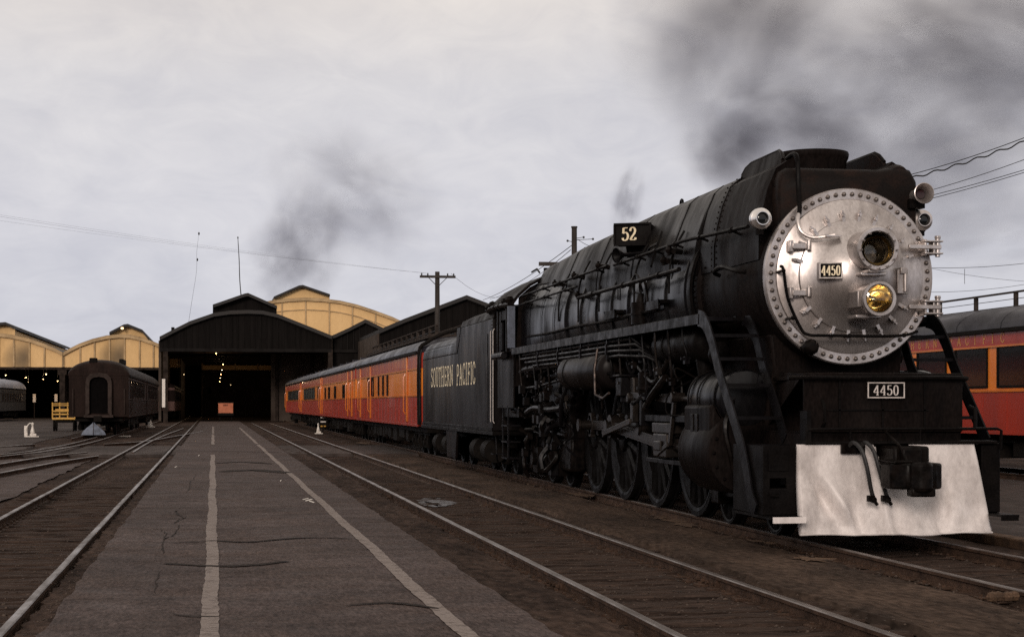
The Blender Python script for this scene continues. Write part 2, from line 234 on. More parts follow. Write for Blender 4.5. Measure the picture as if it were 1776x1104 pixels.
# ------------------------------------------------------------------ mesh builder
class MB:
    def __init__(s): s.v = []; s.f = []; s.mi = []; s.cur = 0
    def add(s, vs, fs):
        o = len(s.v); s.v += [tuple(p) for p in vs]
        for f in fs: s.f.append(tuple(i+o for i in f)); s.mi.append(s.cur)
        return s
    def box(s, x0, x1, y0, y1, z0, z1):
        return s.add([(x0, y0, z0), (x1, y0, z0), (x1, y1, z0), (x0, y1, z0), (x0, y0, z1), (x1, y0, z1), (x1, y1, z1), (x0, y1, z1)],
                     [(3, 2, 1, 0), (4, 5, 6, 7), (0, 1, 5, 4), (1, 2, 6, 5), (2, 3, 7, 6), (3, 0, 4, 7)])
    def obox(s, c, ux, uy, uz):
        """box from a centre and three half-axis vectors"""
        c, ux, uy, uz = map(Vector, (c, ux, uy, uz)); P = []
        for sz in (-1, 1):
            for sx, sy in ((-1, -1), (1, -1), (1, 1), (-1, 1)): P.append(c+ux*sx+uy*sy+uz*sz)
        return s.add(P, [(3, 2, 1, 0), (4, 5, 6, 7), (0, 1, 5, 4), (1, 2, 6, 5), (2, 3, 7, 6), (3, 0, 4, 7)])
    def bar(s, a, b, w, t, up=(0, 0, 1)):
        """flat bar from a to b, w across, t thick along 'up'"""
        a, b, up = Vector(a), Vector(b), Vector(up); d = (b-a); side = d.cross(up).normalized(); u = side.cross(d).normalized()
        return s.obox((a+b)/2, d/2, side*w/2, u*t/2)
    def lathe(s, prof, o, ax=(0, 1, 0), n=24, a0=0, a1=2*PI, ref=None):
        """profile [(radius, distance along axis)] spun round the axis"""
        o, ax = Vector(o), Vector(ax).normalized(); r = Vector(ref) if ref else (Vector((0, 0, 1)) if abs(ax.z) < .9 else Vector((1, 0, 0)))
        e1 = (r-ax*r.dot(ax)).normalized(); e2 = ax.cross(e1); full = abs(a1-a0-2*PI) < 1e-6; k = n if full else n+1; P = []; F = []
        for (rad, h) in prof:
            for i in range(k):
                a = a0+(a1-a0)*i/n; P.append(o+ax*h+(e1*math.cos(a)+e2*math.sin(a))*rad)
        for j in range(len(prof)-1):
            for i in range(n):
                i2 = (i+1) % k
                F.append((j*k+i, j*k+i2, (j+1)*k+i2, (j+1)*k+i))
        return s.add(P, F)
    def cyl(s, a, b, r, r2=None, n=16, cap=True):
        a, b = Vector(a), Vector(b); d = (b-a).length; r2 = r if r2 is None else r2
        return s.lathe(([(0, 0)] if cap else [])+[(r, 0), (r2, d)]+([(0, d)] if cap else []), a, b-a, n)
    def tank(s, a, b, r, n=20, dome=.4):
        a, b = Vector(a), Vector(b); d = (b-a).length
        p = [(r*math.sin(t), -r*dome*math.cos(t)) for t in [PI/2*i/4 for i in range(5)]]
        q = [(r*math.cos(t), d+r*dome*math.sin(t)) for t in [PI/2*i/4 for i in range(5)]]
        return s.lathe(p+q, a, b-a, n)
    def ball(s, c, r, n=14, sc=(1, 1, 1)):
        P = []; F = []; m = n//2
        for j in range(m+1):
            for i in range(n):
                t = PI*j/m; a = 2*PI*i/n; P.append((c[0]+r*sc[0]*math.sin(t)*math.cos(a), c[1]+r*sc[1]*math.sin(t)*math.sin(a), c[2]+r*sc[2]*math.cos(t)))
        for j in range(m):
            for i in range(n): F.append((j*n+i, (j+1)*n+i, (j+1)*n+(i+1) % n, j*n+(i+1) % n))
        return s.add(P, F)
    def tube(s, pts, r, n=8, smooth=0):
        pts = [Vector(p) for p in pts]
        if smooth: pts = crom(pts, smooth)
        k = len(pts); P = []; F = []; u = None
        for i, p in enumerate(pts):
            d = (pts[min(i+1, k-1)]-pts[max(i-1, 0)]).normalized()
            if u is None: u = d.orthogonal().normalized()
            u = (u-d*u.dot(d)).normalized(); w = d.cross(u); rr = r[min(len(r)-1, round(i/(k-1)*(len(r)-1)))] if isinstance(r, (list, tuple)) else r
            for j in range(n):
                a = 2*PI*j/n; P.append(p+(u*math.cos(a)+w*math.sin(a))*rr)
        for i in range(k-1):
            for j in range(n): F.append((i*n+j, i*n+(j+1) % n, (i+1)*n+(j+1) % n, (i+1)*n+j))
        F.append(tuple(range(n-1, -1, -1))); F.append(tuple((k-1)*n+j for j in range(n)))
        return s.add(P, F)
    def prism(s, out, f0, f1):
        """closed outline, each point mapped by f0 / f1 to the two end faces"""
        n = len(out); P = [f0(*p) for p in out]+[f1(*p) for p in out]
        return s.add(P, [tuple(range(n-1, -1, -1)), tuple(range(n, 2*n))]+[(i, (i+1) % n, n+(i+1) % n, n+i) for i in range(n)])
    def loft(s, secs, cap=True, closed=True):
        n = len(secs[0]); P = [p for q in secs for p in q]; F = []
        for j in range(len(secs)-1):
            for i in range(n if closed else n-1): F.append((j*n+i, j*n+(i+1) % n, (j+1)*n+(i+1) % n, (j+1)*n+i))
        if cap: F.append(tuple(range(n-1, -1, -1))); F.append(tuple((len(secs)-1)*n+i for i in range(n)))
        return s.add(P, F)
    def mesh(s, name, mats, off=(0, 0, 0), smooth=True, ang=35):
        me = bpy.data.meshes.new(name); me.from_pydata([(a-off[0], b-off[1], c-off[2]) for a, b, c in s.v], [], s.f)
        for m in (mats if isinstance(mats, (list, tuple)) else [mats]): me.materials.append(M[m])
        if isinstance(mats, (list, tuple)): me.polygons.foreach_set('material_index', s.mi)
        me.validate()
        import bmesh
        bm = bmesh.new(); bm.from_mesh(me); bmesh.ops.remove_doubles(bm, verts=bm.verts, dist=1e-5); bmesh.ops.recalc_face_normals(bm, faces=bm.faces); bm.to_mesh(me); bm.free()
        if smooth:
            me.polygons.foreach_set('use_smooth', [True]*len(me.polygons)); me.set_sharp_from_angle(angle=math.radians(ang))
        return me
    def build(s, name, mats, parent=None, smooth=True, label=None, bevel=0, ang=35):
        off = Vector((0, 0, 0)); p = parent
        while p is not None: off += p.location; p = p.parent
        o = bpy.data.objects.new(name, s.mesh(name, mats, off, smooth, ang)); COL.objects.link(o); o.parent = parent
        if bevel:
            b = o.modifiers.new('bevel', 'BEVEL'); b.width = bevel; b.segments = 2; b.limit_method = 'ANGLE'; b.angle_limit = math.radians(40)
        if label: o['label'] = label
        return o
def crom(p, k):
    """Catmull-Rom through the points, k steps each"""
    q = []
    for i in range(len(p)-1):
        a, b, c, d = p[max(i-1, 0)], p[i], p[i+1], p[min(i+2, len(p)-1)]
        for j in range(k):
            t = j/k; q.append(.5*((2*b)+(c-a)*t+(2*a-5*b+4*c-d)*t*t+(3*b-a-3*c+d)*t**3))
    q.append(p[-1]); return q
def tag(o, label=None, cat=None, group=None, kind=None):
    for k, v in (('label', label), ('category', cat), ('group', group), ('kind', kind)):
        if v: o[k] = v
    return o
def thing(name, label, cat, loc, group=None):
    o = bpy.data.objects.new(name, None); o.empty_display_size = .3; o.location = loc; COL.objects.link(o); return tag(o, label, cat, group)
def dup(o, parent=None, loc=None):
    c = o.copy(); COL.objects.link(c); c.parent = parent
    if loc is not None: c.location = loc
    for ch in o.children: dup(ch, c)
    return c
_c, _s = math.cos(TH), math.sin(TH)
def at(x, y, D):
    """the point at distance D down the yard that the photograph shows at pixel x, y"""
    du = x-370; X = du*_c*_c*D/(3000-du*_c*_s); z = X*_s+D*_c
    return Vector((X, D, 1.63+(700-y)*z/3000))
def gnd(x, y, Z=0.0):
    z = 3000*(1.63-Z)/(y-700); X = (x-370)*_c*z/3000
    return Vector((X, (z-X*_s)/_c, Z))

# ------------------------------------------------------------------ lettering: pen strokes, thick when vertical, thin when level
GL = {
 'S': (.56, [[(.50, .74), (.48, .88), (.36, .98), (.2, .97), (.07, .85), (.09, .67), (.27, .54), (.45, .42), (.53, .26), (.46, .08), (.3, .02), (.14, .04), (.05, .16), (.04, .28)]], []),
 'O': (.62, [[(.31, 1), (.12, .88), (.05, .5), (.12, .12), (.31, 0), (.5, .12), (.57, .5), (.5, .88), (.31, 1)]], []),
 'U': (.62, [[(.12, 1), (.12, .6), (.13, .22), (.2, .06), (.33, .0), (.46, .08), (.51, .25), (.51, .6), (.51, 1)]], [(0, .26, 1), (.4, .62, 1)]),
 'T': (.58, [[(.29, 0), (.29, 1)], [(.02, .97), (.56, .97)], [(.03, .97), (.03, .78)], [(.55, .97), (.55, .78)]], [(.16, .42, 0)]),
 'H': (.66, [[(.13, 0), (.13, 1)], [(.53, 0), (.53, 1)], [(.13, .5), (.53, .5)]], [(.02, .25, 0), (.42, .65, 0), (.02, .25, 1), (.42, .65, 1)]),
 'E': (.56, [[(.13, 0), (.13, 1)], [(.13, .97), (.5, .97)], [(.13, .5), (.38, .5)], [(.13, .03), (.52, .03)], [(.5, .97), (.5, .78)], [(.52, .03), (.52, .24)], [(.38, .6), (.38, .4)]], []),
 'R': (.64, [[(.13, 0), (.13, 1)], [(.13, .97), (.35, .97), (.49, .86), (.5, .66), (.4, .53), (.13, .5)], [(.3, .5), (.45, .25), (.58, .02)]], [(.02, .25, 0), (.5, .64, 0)]),
 'N': (.68, [[(.1, 0), (.1, 1)], [(.1, 1), (.56, 0)], [(.56, 0), (.56, 1)]], [(0, .2, 0), (.46, .66, 1)]),
 'P': (.58, [[(.13, 0), (.13, 1)], [(.13, .97), (.36, .97), (.51, .86), (.52, .64), (.4, .48), (.13, .45)]], [(.02, .26, 0)]),
 'A': (.66, [[(.08, 0), (.33, 1)], [(.33, 1), (.58, 0)], [(.17, .33), (.48, .33)]], [(0, .18, 0), (.47, .66, 0)]),
 'C': (.58, [[(.53, .72), (.5, .88), (.36, .99), (.2, .95), (.09, .78), (.06, .5), (.09, .22), (.2, .05), (.36, .01), (.5, .12), (.53, .27)]], []),
 'I': (.32, [[(.16, 0), (.16, 1)]], [(.03, .29, 0), (.03, .29, 1)]),
 'F': (.54, [[(.13, 0), (.13, 1)], [(.13, .97), (.5, .97)], [(.13, .52), (.38, .52)], [(.5, .97), (.5, .76)], [(.38, .62), (.38, .42)]], [(.02, .26, 0)]),
 '4': (.58, [[(.42, 0), (.42, 1)], [(.42, 1), (.03, .3)], [(.03, .28), (.56, .28)]], [(.3, .54, 0)]),
 '5': (.54, [[(.12, .97), (.47, .97)], [(.12, .97), (.1, .55)], [(.1, .55), (.25, .63), (.42, .56), (.5, .36), (.44, .12), (.26, .01), (.1, .06), (.05, .2)]], []),
 '0': (.56, [[(.28, 1), (.12, .86), (.07, .5), (.12, .14), (.28, 0), (.44, .14), (.49, .5), (.44, .86), (.28, 1)]], []),
 '2': (.54, [[(.06, .72), (.1, .9), (.25, 1), (.42, .92), (.47, .72), (.38, .5), (.2, .28), (.06, .05)], [(.06, .05), (.48, .05)], [(.49, .05), (.5, .22)]], []),
}
def lettering(mb, text, org, ux, uz, un, hgt, pitch=None, thick=.15, thin=.065, sx=1.0, gap=.14):
    """text from org along ux (unit), up uz, proud along un; pitch = advance per letter"""
    org, ux, uz, un = map(Vector, (org, ux, uz, un)); pen = 0.0; lay = 0
    for ch in text:
        if ch == ' ': pen += (pitch if pitch else .5*hgt*sx); continue
        w, strokes, ser = GL[ch]
        def pt(p, e): return org+ux*(pen+p[0]*hgt*sx)+uz*(p[1]*hgt)+un*e
        for st in list(strokes)+[[(a, y), (b, y)] for a, b, y in ser]:
            lay += 1; e = .0010+.0004*(lay % 6)
            q = [Vector((a, b, 0)) for a, b in st]
            if len(q) > 3: q = crom(q, 4)
            L_, R_ = [], []
            for i, p in enumerate(q):
                d = (q[min(i+1, len(q)-1)]-q[max(i-1, 0)]); d = Vector((d.x*sx, d.y, 0)).normalized()
                wd = thin+(thick-thin)*abs(d.y)**1.3; nx = Vector((-d.y/sx, d.x, 0))*wd/2
                L_.append(pt(p+nx, e)); R_.append(pt(p-nx, e))
            n = len(q); mb.add(L_+R_, [(i, i+1, n+i+1, n+i) for i in range(n-1)])
        pen += pitch if pitch else (w+gap)*hgt*sx
    return pen

# ================================================================== SETTING
ZG = -0.15          # yard dirt; rail tops are z = 0
ZP = -0.035         # asphalt platform
def sheet(name, mat_, x0, x1, y0, y1, z, nx=1, ny=1, wob=0.0, jag=0.0, kind='structure', parent=None, h=None):
    """a sheet with slightly wavy surface and ragged long edges; h gives it a thickness"""
    b = MB(); P = []
    for j in range(ny+1):
        for i in range(nx+1):
            x = x0+(x1-x0)*i/nx; y = y0+(y1-y0)*j/ny
            if i in (0, nx): x += random.uniform(-jag, jag)
            P.append((x, y, z+random.uniform(-wob, wob)))
    F = [(j*(nx+1)+i, j*(nx+1)+i+1, (j+1)*(nx+1)+i+1, (j+1)*(nx+1)+i) for j in range(ny) for i in range(nx)]
    if h:
        n = len(P)
        for i in (0, nx):
            for j in range(ny+1): a = P[j*(nx+1)+i]; P.append((a[0]+(-h*.5 if i == 0 else h*.5), a[1], a[2]-h))
        for s_, i in ((0, 0), (1, nx)):
            for j in range(ny): a = j*(nx+1)+i; c = n+s_*(ny+1)+j; F.append((a, a+nx+1, c+1, c))
        F.append(tuple([0]+list(range(1, nx+1))+[n+ny+1, n]))
    b.add(P, F); o = b.build(name, mat_, parent, smooth=True, ang=60)
    if kind: o['kind'] = kind
    return o
# dirt ground to the horizon; a finer, bumpier patch is part of the same sheet near the camera
gb = MB(); xs = [-2500, -600, -150, -60, -30]+[-22+i*.55 for i in range(92)]+[34, 45, 70, 150, 600, 2500]; ys = [-60, -5, 4, 9]+[10+i*.7 for i in range(90)]+[75, 85, 100, 120, 150, 200, 300, 700, 3000]
P = [(x, y, ZG+(random.uniform(-.014, .014) if -22 < x < 28 and 9 < y < 73 else 0)) for y in ys for x in xs]; nx_ = len(xs)
gb.add(P, [(j*nx_+i, j*nx_+i+1, (j+1)*nx_+i+1, (j+1)*nx_+i) for j in range(len(ys)-1) for i in range(nx_-1)])
tag(gb.build('ground', 'dirt', ang=80), kind='structure')
platform = sheet('platform', 'asphalt', -1.24, 2.46, -4, 168, ZP, 8, 500, .003, .022, h=.11)
# compacted sandy strips between the tracks on the right, and paving beyond the engine and to the far left
sheet('service_path', 'sand_dirt', 5.25, 6.55, 4, 64, ZG+.075, 5, 120, .008, .07, h=.07)
sheet('service_path', 'dirt', 2.30, 3.02, 4, 66, -.047, 5, 400, .006, .03, h=.06)
sheet('service_path', 'dirt', -1.42, -1.05, 4, 66, -.050, 4, 400, .006, .03, h=.06)
sheet('far_platform', 'far_paving', 9.9, 17.2, 4, 150, -.03, 4, 60, .004, .03, h=.12)
sheet('yard_paving', 'far_paving', -60, -8.1, 66, 230, ZG+.022, 6, 30, .004, .4)
sheet('yard_paving', 'asphalt', -40, -3.75, 20, 57, ZG+.03, 12, 50, .01, .06)
kb = MB()
for i in range(9):
    y = 12+i*6.1; kb.box(9.66, 9.885, y, y+6.05, ZG, -.012+random.uniform(-.006, .006))
tag(kb.build('timber_kerb', 'tan_patch', bevel=.02), kind='structure')
# crossing: asphalt strips between rails at the walkway over the tracks
for (a, b) in ((-30, -7.0), (-6.45, -5.25), (-4.95, -3.12), (-2.88, -1.63), (-1.40, -1.2), (2.50, 3.13), (3.4, 4.62), (4.88, 6.86), (7.12, 8.36), (8.6, 9.8)):
    sheet('crossing', 'far_paving', a, b, 58.5, 70.5, -.045, 4, 16, .004, .02, h=.1)

# painted lines on the platform, with wandering worn edges
def wline(x, spans, w):
    b = MB()
    for (y0, y1) in spans:
        n = int((y1-y0)/.16)+1; P = []; F = []; ph = random.random()*9
        for j in range(n+1):
            y = y0+(y1-y0)*j/n; wv = .010*math.sin(y*.7+ph)+.004*math.sin(y*2.3+ph)
            P += [(x-w/2+wv+random.uniform(-.007, .007), y, ZP+.007), (x+w/2+wv+random.uniform(-.007, .007), y, ZP+.007)]
        F = [(2*j, 2*j+1, 2*j+3, 2*j+2) for j in range(n)]; b.add(P, F)
    o = b.build('painted_line', 'worn_paint', platform, smooth=False)
wline(-.017, [(3, 57.5), (72, 96), (99, 128)], .135)
wline(1.80, [(3, 71.5), (73, 122)], .135)
# dark tar marks swept across the platform, cracks
def ribbon(name, m, pts, w, z, parent, taper=True):
    q = crom([Vector((*p, 0)) for p in pts], 8); n = len(q); P = []
    for i, p in enumerate(q):
        d = (q[min(i+1, n-1)]-q[max(i-1, 0)]).normalized(); k = (math.sin(PI*(i+.6)/(n+.2))**.5 if taper else 1)*w*random.uniform(.7, 1.3)/2
        P += [(p.x-d.y*k, p.y+d.x*k, z), (p.x+d.y*k, p.y-d.x*k, z)]
    b = MB(); b.add(P, [(2*i, 2*i+1, 2*i+3, 2*i+2) for i in range(n-1)]); return b.build(name, m, parent, smooth=False)
def gp(x, y): g = gnd(x, y, ZP); return (g.x, g.y)
for pts, w in (([(300, 941), (370, 938), (430, 940), (520, 933), (612, 934)], .13), ([(285, 977), (370, 982), (440, 980), (500, 973)], .20), ([(375, 803), (420, 801), (470, 804)], .45),
               ([(385, 818), (440, 815), (500, 820)], .8), ([(330, 848), (380, 849), (465, 847)], .10), ([(370, 782), (440, 783), (490, 784)], .2), ([(300, 1066), (330, 1069), (380, 1070)], .05), ([(600, 1050), (680, 1046), (760, 1056)], .10)):
    ribbon('tar_mark', 'tar', [gp(*p) for p in pts], w*.8, ZP+.010, platform)
def crack(pts, w):
    q = []
    for a, b in zip(pts[:-1], pts[1:]):
        for t in (0, .2, .4, .6, .8): q.append((a[0]+(b[0]-a[0])*t+random.uniform(-3, 3), a[1]+(b[1]-a[1])*t+random.uniform(-1.5, 1.5)))
    q = [gp(*p) for p in q]; P = []
    for i, (x, y) in enumerate(q): k = w*random.uniform(.15, .6)*(i not in (0, len(q)-1)); P += [(x-k, y, ZP+.006), (x+k, y+k, ZP+.006)]
    b = MB(); b.add(P, [(2*i, 2*i+1, 2*i+3, 2*i+2) for i in range(len(q)-1)]); b.build('crack', 'tar', platform, smooth=False)
for pts, w in (([(283, 960), (281, 940), (290, 925), (276, 918), (262, 917)], .022), ([(281, 935), (298, 930), (310, 912), (330, 910)], .02), ([(300, 908), (318, 898), (306, 888), (303, 884)], .03), ([(270, 1030), (272, 1005), (276, 985)], .010), ([(325, 852), (330, 838), (340, 820)], .02), ([(306, 905), (330, 893)], .02)):
    crack(pts, w)
# scraps lying about
for (x, y, z, s_) in ((536, 868, ZP, .07), (530, 866, ZP, .05), (541, 871, ZP, .05), (722, 908, ZG, .06), (305, 810, ZP, .04), (345, 790, ZP, .04), (487, 834, ZP, .03)):
    g = gnd(x, y, z); b = MB(); a = random.random()*3
    b.obox((g.x, g.y, z+.016), (s_*math.cos(a), s_*math.sin(a), .01), (-.3*s_*math.sin(a), .3*s_*math.cos(a), 0), (0, 0, .004))
    side = {536: 'largest of the three scraps beside the right painted line', 530: 'left one of the three scraps beside the right painted line', 541: 'right one of the three scraps beside the right painted line', 722: 'lying in the dirt between platform edge and near right track', 305: 'on the asphalt left of the left painted line', 345: 'far up the platform by the left painted line', 487: 'far up the platform between the two painted lines'}[x]
    tag(b.build('paper_scrap', 'paper', smooth=False), 'small white paper scrap '+side, 'paper', 'paper scraps on the ground')
for x, y, r in ((760, 872, 1.0), (745, 876, .6)):
    g = gnd(x, y, ZG); q = [(g.x+r*.34*math.cos(a)*random.uniform(.6, 1.2), g.y+r*1.3*math.sin(a)*random.uniform(.6, 1.2), ZG+.025) for a in [i*PI/9 for i in range(18)]]
    b = MB(); b.add(q, [tuple(range(18))]); tag(b.build('oil_spill', 'blue_grey_spill', smooth=False), kind='structure')
for x, y, rx, ry in ((1190, 910, .16, .55), (1170, 903, .2, .5), (1150, 899, .12, .4), (1410, 970, .22, .35), (1010, 858, .2, .9), (900, 822, .2, 1.2), (1310, 938, .1, .25), (1335, 942, .1, .2), (630, 768, .3, 2.5)):
    g = gnd(x, y, ZG+.078); q = [(g.x+rx*math.cos(a)*random.uniform(.4, 1.3), g.y+ry*math.sin(a)*random.uniform(.4, 1.3), ZG+.088) for a in [i*PI/11 for i in range(22)]]
    b = MB(); b.add(q, [tuple(range(22))]); tag(b.build('sand_patch', 'tan_patch', smooth=False), kind='structure')

# ------------------------------------------------------------------ tracks
RP = [(-.068, -.155), (.068, -.155), (.068, -.142), (.012, -.118), (.010, -.052), (.036, -.040), (.037, -.010), (.028, -.001), (-.028, -.001), (-.037, -.010), (-.036, -.040), (-.010, -.052), (-.012, -.118), (-.068, -.142)]
def rail_along(pts, zoff=0.0):
    q = [Vector((*p, 0)) for p in pts]; n = len(q); b = MB(); sec = []
    for i, p in enumerate(q):
        d = (q[min(i+1, n-1)]-q[max(i-1, 0)]).normalized(); sd_ = Vector((d.y, -d.x, 0)); sec.append([p+sd_*u+Vector((0, 0, v+zoff)) for u, v in RP])
    b.loft(sec)
    k = len(RP); o = len(b.f)-((n-1)*k+2)
    for j in range(n-1):
        for i in range(k):
            if i in (6, 7, 8): b.mi[o+j*k+i] = 1
    return b
def spaced(y0, y1, st): return [y0+i*st for i in range(int((y1-y0)/st)+1)]+[y1]
tie_me = []
for i in range(4):
    b = MB(); n = 10; P = []
    for j in range(n+1):
        x = -1.3+2.6*j/n
        for (dy, dz) in ((-.115, -.16), (-.115, -.006), (-.09, 0), (.09, 0), (.115, -.006), (.115, -.16)):
            P.append((x, dy+random.uniform(-.012, .012), dz+(random.uniform(-.016, .006) if dz > -.1 else 0)))
    F = [(j*6+a, j*6+a+1, (j+1)*6+a+1, (j+1)*6+a) for j in range(n) for a in range(5)]+[(0, 1, 2, 3, 4, 5), tuple(n*6+a for a in range(6))]
    b.add(P, F); tie_me.append(b.mesh('tie', 'tie_wood', ang=50))
def track(xc, y0, y1, label, tie0=None, tie1=None, joints=(), drop=.0):
    t = thing('railway_track', label, 'track', (xc, y0, 0), 'tracks in the yard')
    for s_ in (-1, 1):
        x = xc+s_*.7525; seg = spaced(y0, y1, 2.0); pts = [(x+random.uniform(-.004, .004)*(y < 60), y) for y in seg]
        r = rail_along(pts).build('rail', ['rail_rust', 'rail_head'], t, ang=40)
        for jy in joints:
            jb = MB()
            for u in (-1, 1):
                jb.box(x+u*.014, x+u*.045, jy-.32, jy+.32, -.125, -.045)
                for k in range(4): jb.cyl((x+u*.04, jy-.24+k*.16, -.085), (x+u*.075, jy-.24+k*.16, -.085), .020, n=6)
            jo = jb.build('joint_bar', 'rail_rust', t)
    if tie0 is not None:
        y = tie0; sp_ = MB()
        while y < tie1:
            o = bpy.data.objects.new('tie', random.choice(tie_me)); COL.objects.link(o); o.parent = t
            o.location = (random.uniform(-.05, .05), y-y0, -.118-drop+random.uniform(-.012, .008)); o.rotation_euler = (0, 0, random.uniform(-.02, .02)+(PI if random.random() < .5 else 0))
            if y < 30:
                for s_ in (-1, 1):
                    x = xc+s_*.7525; sp_.box(x-.15, x+.15, y-.08, y+.08, -.135, -.112-drop); sp_.box(x-.11, x-.075, y+.03, y+.06, -.125, -.092-drop); sp_.box(x+.075, x+.11, y-.06, y-.03, -.125, -.092-drop)
            y += random.uniform(.36, .46)
    if tie0 is not None: tag(sp_.build('tie_plate', 'rail_rust', t, smooth=False), kind='stuff')
    return t
track(-2.256, 4, 300, 'track left of the platform, with worn ties, leading into the dark shed', 10.5, 38, (33,))
track(4.0, 2, 150, 'nearest track right of the platform, with joint bars on its rails', 8.5, 38, (16.2, 32))
track(7.74, 2, 175, 'track that the black steam engine and its train stand on', 8.5, 22, (12.5,), drop=.012)
track(19.3, 2, 110, 'track under the orange and red coach at the right edge', drop=.02)
track(-5.85, 84, 300, 'track under the brown coaches on the left')
# turnout rails sweeping in from the left
def loose(name, label, lines):
    t = thing(name, label, 'track', (lines[0][0][0], lines[0][0][1], 0), 'tracks in the yard')
    for l in lines: rail_along([(p.x, p.y) for p in crom([Vector((*q, 0)) for q in l], 8)], -.004).build('rail', ['rail_rust', 'rail_head'], t, ang=40)
def gl(*a): return [tuple(gnd(x, y)[:2]) for x, y in a]
loose('railway_track', 'curved turnout rails in front of the brown coach', [gl((168, 757), (120, 769), (60, 780), (0, 787)), gl((190, 757), (150, 768), (80, 781), (0, 790), (-60, 796)), gl((60, 769), (20, 772), (-40, 777))])
loose('railway_track', 'curved rails nearest the left edge, sweeping across the asphalt', [gl((150, 783), (90, 789), (0, 803), (-60, 814)), gl((170, 789), (110, 798), (40, 811), (-40, 826))])
loose('railway_track', 'crossover rails beside the brown coach, meeting the left track', [gl((180, 769), (250, 764), (300, 756), (352, 747)), gl((230, 783), (262, 764), (290, 752), (318, 742))])

# loose stones and clods along the rails
rb = MB(); shapes = []
for i in range(5):
    b = MB(); b.ball((0, 0, 0), 1, 6, (random.uniform(.7, 1.2), random.uniform(.7, 1.3), random.uniform(.4, .7))); b.v = [tuple(c*random.uniform(.75, 1.2) for c in p) for p in b.v]; shapes.append((b.v, b.f))
def stone(x, y, z, r):
    v, f = random.choice(shapes); a = random.random()*6.28; ca, sa = math.cos(a), math.sin(a)
    rb.add([(x+r*(p[0]*ca-p[1]*sa), y+r*(p[0]*sa+p[1]*ca), z+r*p[2]) for p in v], f)
for xc in (-2.256, 4.0, 7.74):
    for s_ in (-1, 1):
        for i in range(900):
            y = 9.5+34*random.random()**1.6; off = abs(random.gauss(0, .16))+.05
            stone(xc+s_*.7525+random.choice((-1, 1))*off, y, ZG+.01+random.uniform(-.01, .012), random.uniform(.008, .024)*(1+(random.random() < .05)))
for i in range(1300): stone(2.44+abs(random.gauss(0, .28)), 9.5+35*random.random()**1.5, -.052, random.uniform(.005, .016))
for i in range(900): stone(random.uniform(5.1, 6.9), 10+30*random.random()**1.5, ZG+.075, random.uniform(.005, .015))
for i in range(1500): stone(-1.20-abs(random.gauss(-.03, .10)), 9.5+35*random.random()**1.5, -.055+random.uniform(-.01, .015), random.uniform(.005, .016))
for i in range(1500): stone(random.uniform(-2.9, -1.6), 9.5+35*random.random()**1.5, ZG+.03, random.uniform(.005, .016))
for i in range(1500): stone(random.uniform(3.35, 4.65), 9.5+35*random.random()**1.5, ZG+.03, random.uniform(.005, .016))
for i in range(160): stone(random.uniform(-1.0, 2.4), 9.5+35*random.random()**1.5, ZP+.004, random.uniform(.004, .009))
tag(rb.build('gravel', 'rubble', smooth=False), 'loose stones and clods of dirt strewn along the rails', 'gravel', kind='stuff')
# rag or brick lump at the right edge
g = gnd(1740, 1040, ZG+.08); b = MB()
for k in range(4): b.ball((g.x+.07*k-.1, g.y+.03*(k % 2), ZG+.11), .06, 8, (1, .8, .8))
tag(b.build('clay_lump', 'tan_patch'), 'brown twisted clump lying beside the rail at the lower right edge', 'clump')

# ------------------------------------------------------------------ train sheds
def arch(xa, xb, z0, z1, n=14, pw=2.0):
    """flat arch from xa to xb, springing z0, crown z1"""
    return [(xa+(xb-xa)*i/n, z0+(z1-z0)*(1-abs(2*i/n-1)**pw)) for i in range(n+1)]
def shed_shell(root, line, y0, y1, th=.35, over=.5, rmat='shed_roof'):
    """roof slab that follows a line of (x, z), side walls and back wall"""
    b = MB(); n = len(line)
    P = [(x, y, z+dz) for y in (y0-over, y1) for dz in (0, th) for x, z in line]
    F = []
    for i in range(n-1):
        F += [(i, i+1, 2*n+i+1, 2*n+i), (n+i, 3*n+i, 3*n+i+1, n+i+1), (i, n+i, n+i+1, i+1)]
    F += [(0, 2*n, 3*n, n), (n-1, 2*n-1, 4*n-1, 3*n-1)]
    b.add(P, F); b.build('roof', rmat, root, smooth=True, ang=25)
    (xa, za), (xb, zb) = line[0], line[-1]
    for x, z in ((xa, za), (xb, zb)):
        b = MB(); b.box(x-.12, x+.12, y0+.4, y1, ZG-.1, z); b.build('side_wall', 'shed_interior', root, smooth=False)
    b = MB(); b.add([(xa, y1, ZG)]+[(x, y1, z) for x, z in line]+[(xb, y1, ZG)], [tuple(range(n+2))]); b.build('back_wall', 'shed_interior', root, smooth=False)
def gable_face(root, name, line, zb, y, m, th=.25):
    b = MB(); n = len(line)
    for i in range(n-1):
        (xa, za), (xb, zb2) = line[i], line[i+1]
        b.add([(xa, y, zb), (xb, y, zb), (xb, y, zb2), (xa, y, za), (xa, y+th, zb), (xb, y+th, zb), (xb, y+th, zb2), (xa, y+th, za)], [(0, 1, 2, 3), (4, 5, 6, 7), (0, 1, 5, 4), (2, 3, 7, 6)])
    return b.build(name, m, root, smooth=False)
def rim(root, name, line, y, w, t, m, drop=0):
    b = MB(); n = len(line); sec = [[(x, y-t, z-drop), (x, y-t, z-drop+w), (x, y, z-drop+w), (x, y, z-drop)] for x, z in line]
    b.loft(sec); return b.build(name, m, root, ang=20)
def zline(line, x):
    for (a, za), (b, zb) in zip(line[:-1], line[1:]):
        if a <= x <= b: return za+(zb-za)*(x-a)/(b-a)
    return line[0][1] if x < line[0][0] else line[-1][1]
def lin(D, pts): return [(at(x, y, D).x, at(x, y, D).z) for x, y in pts]
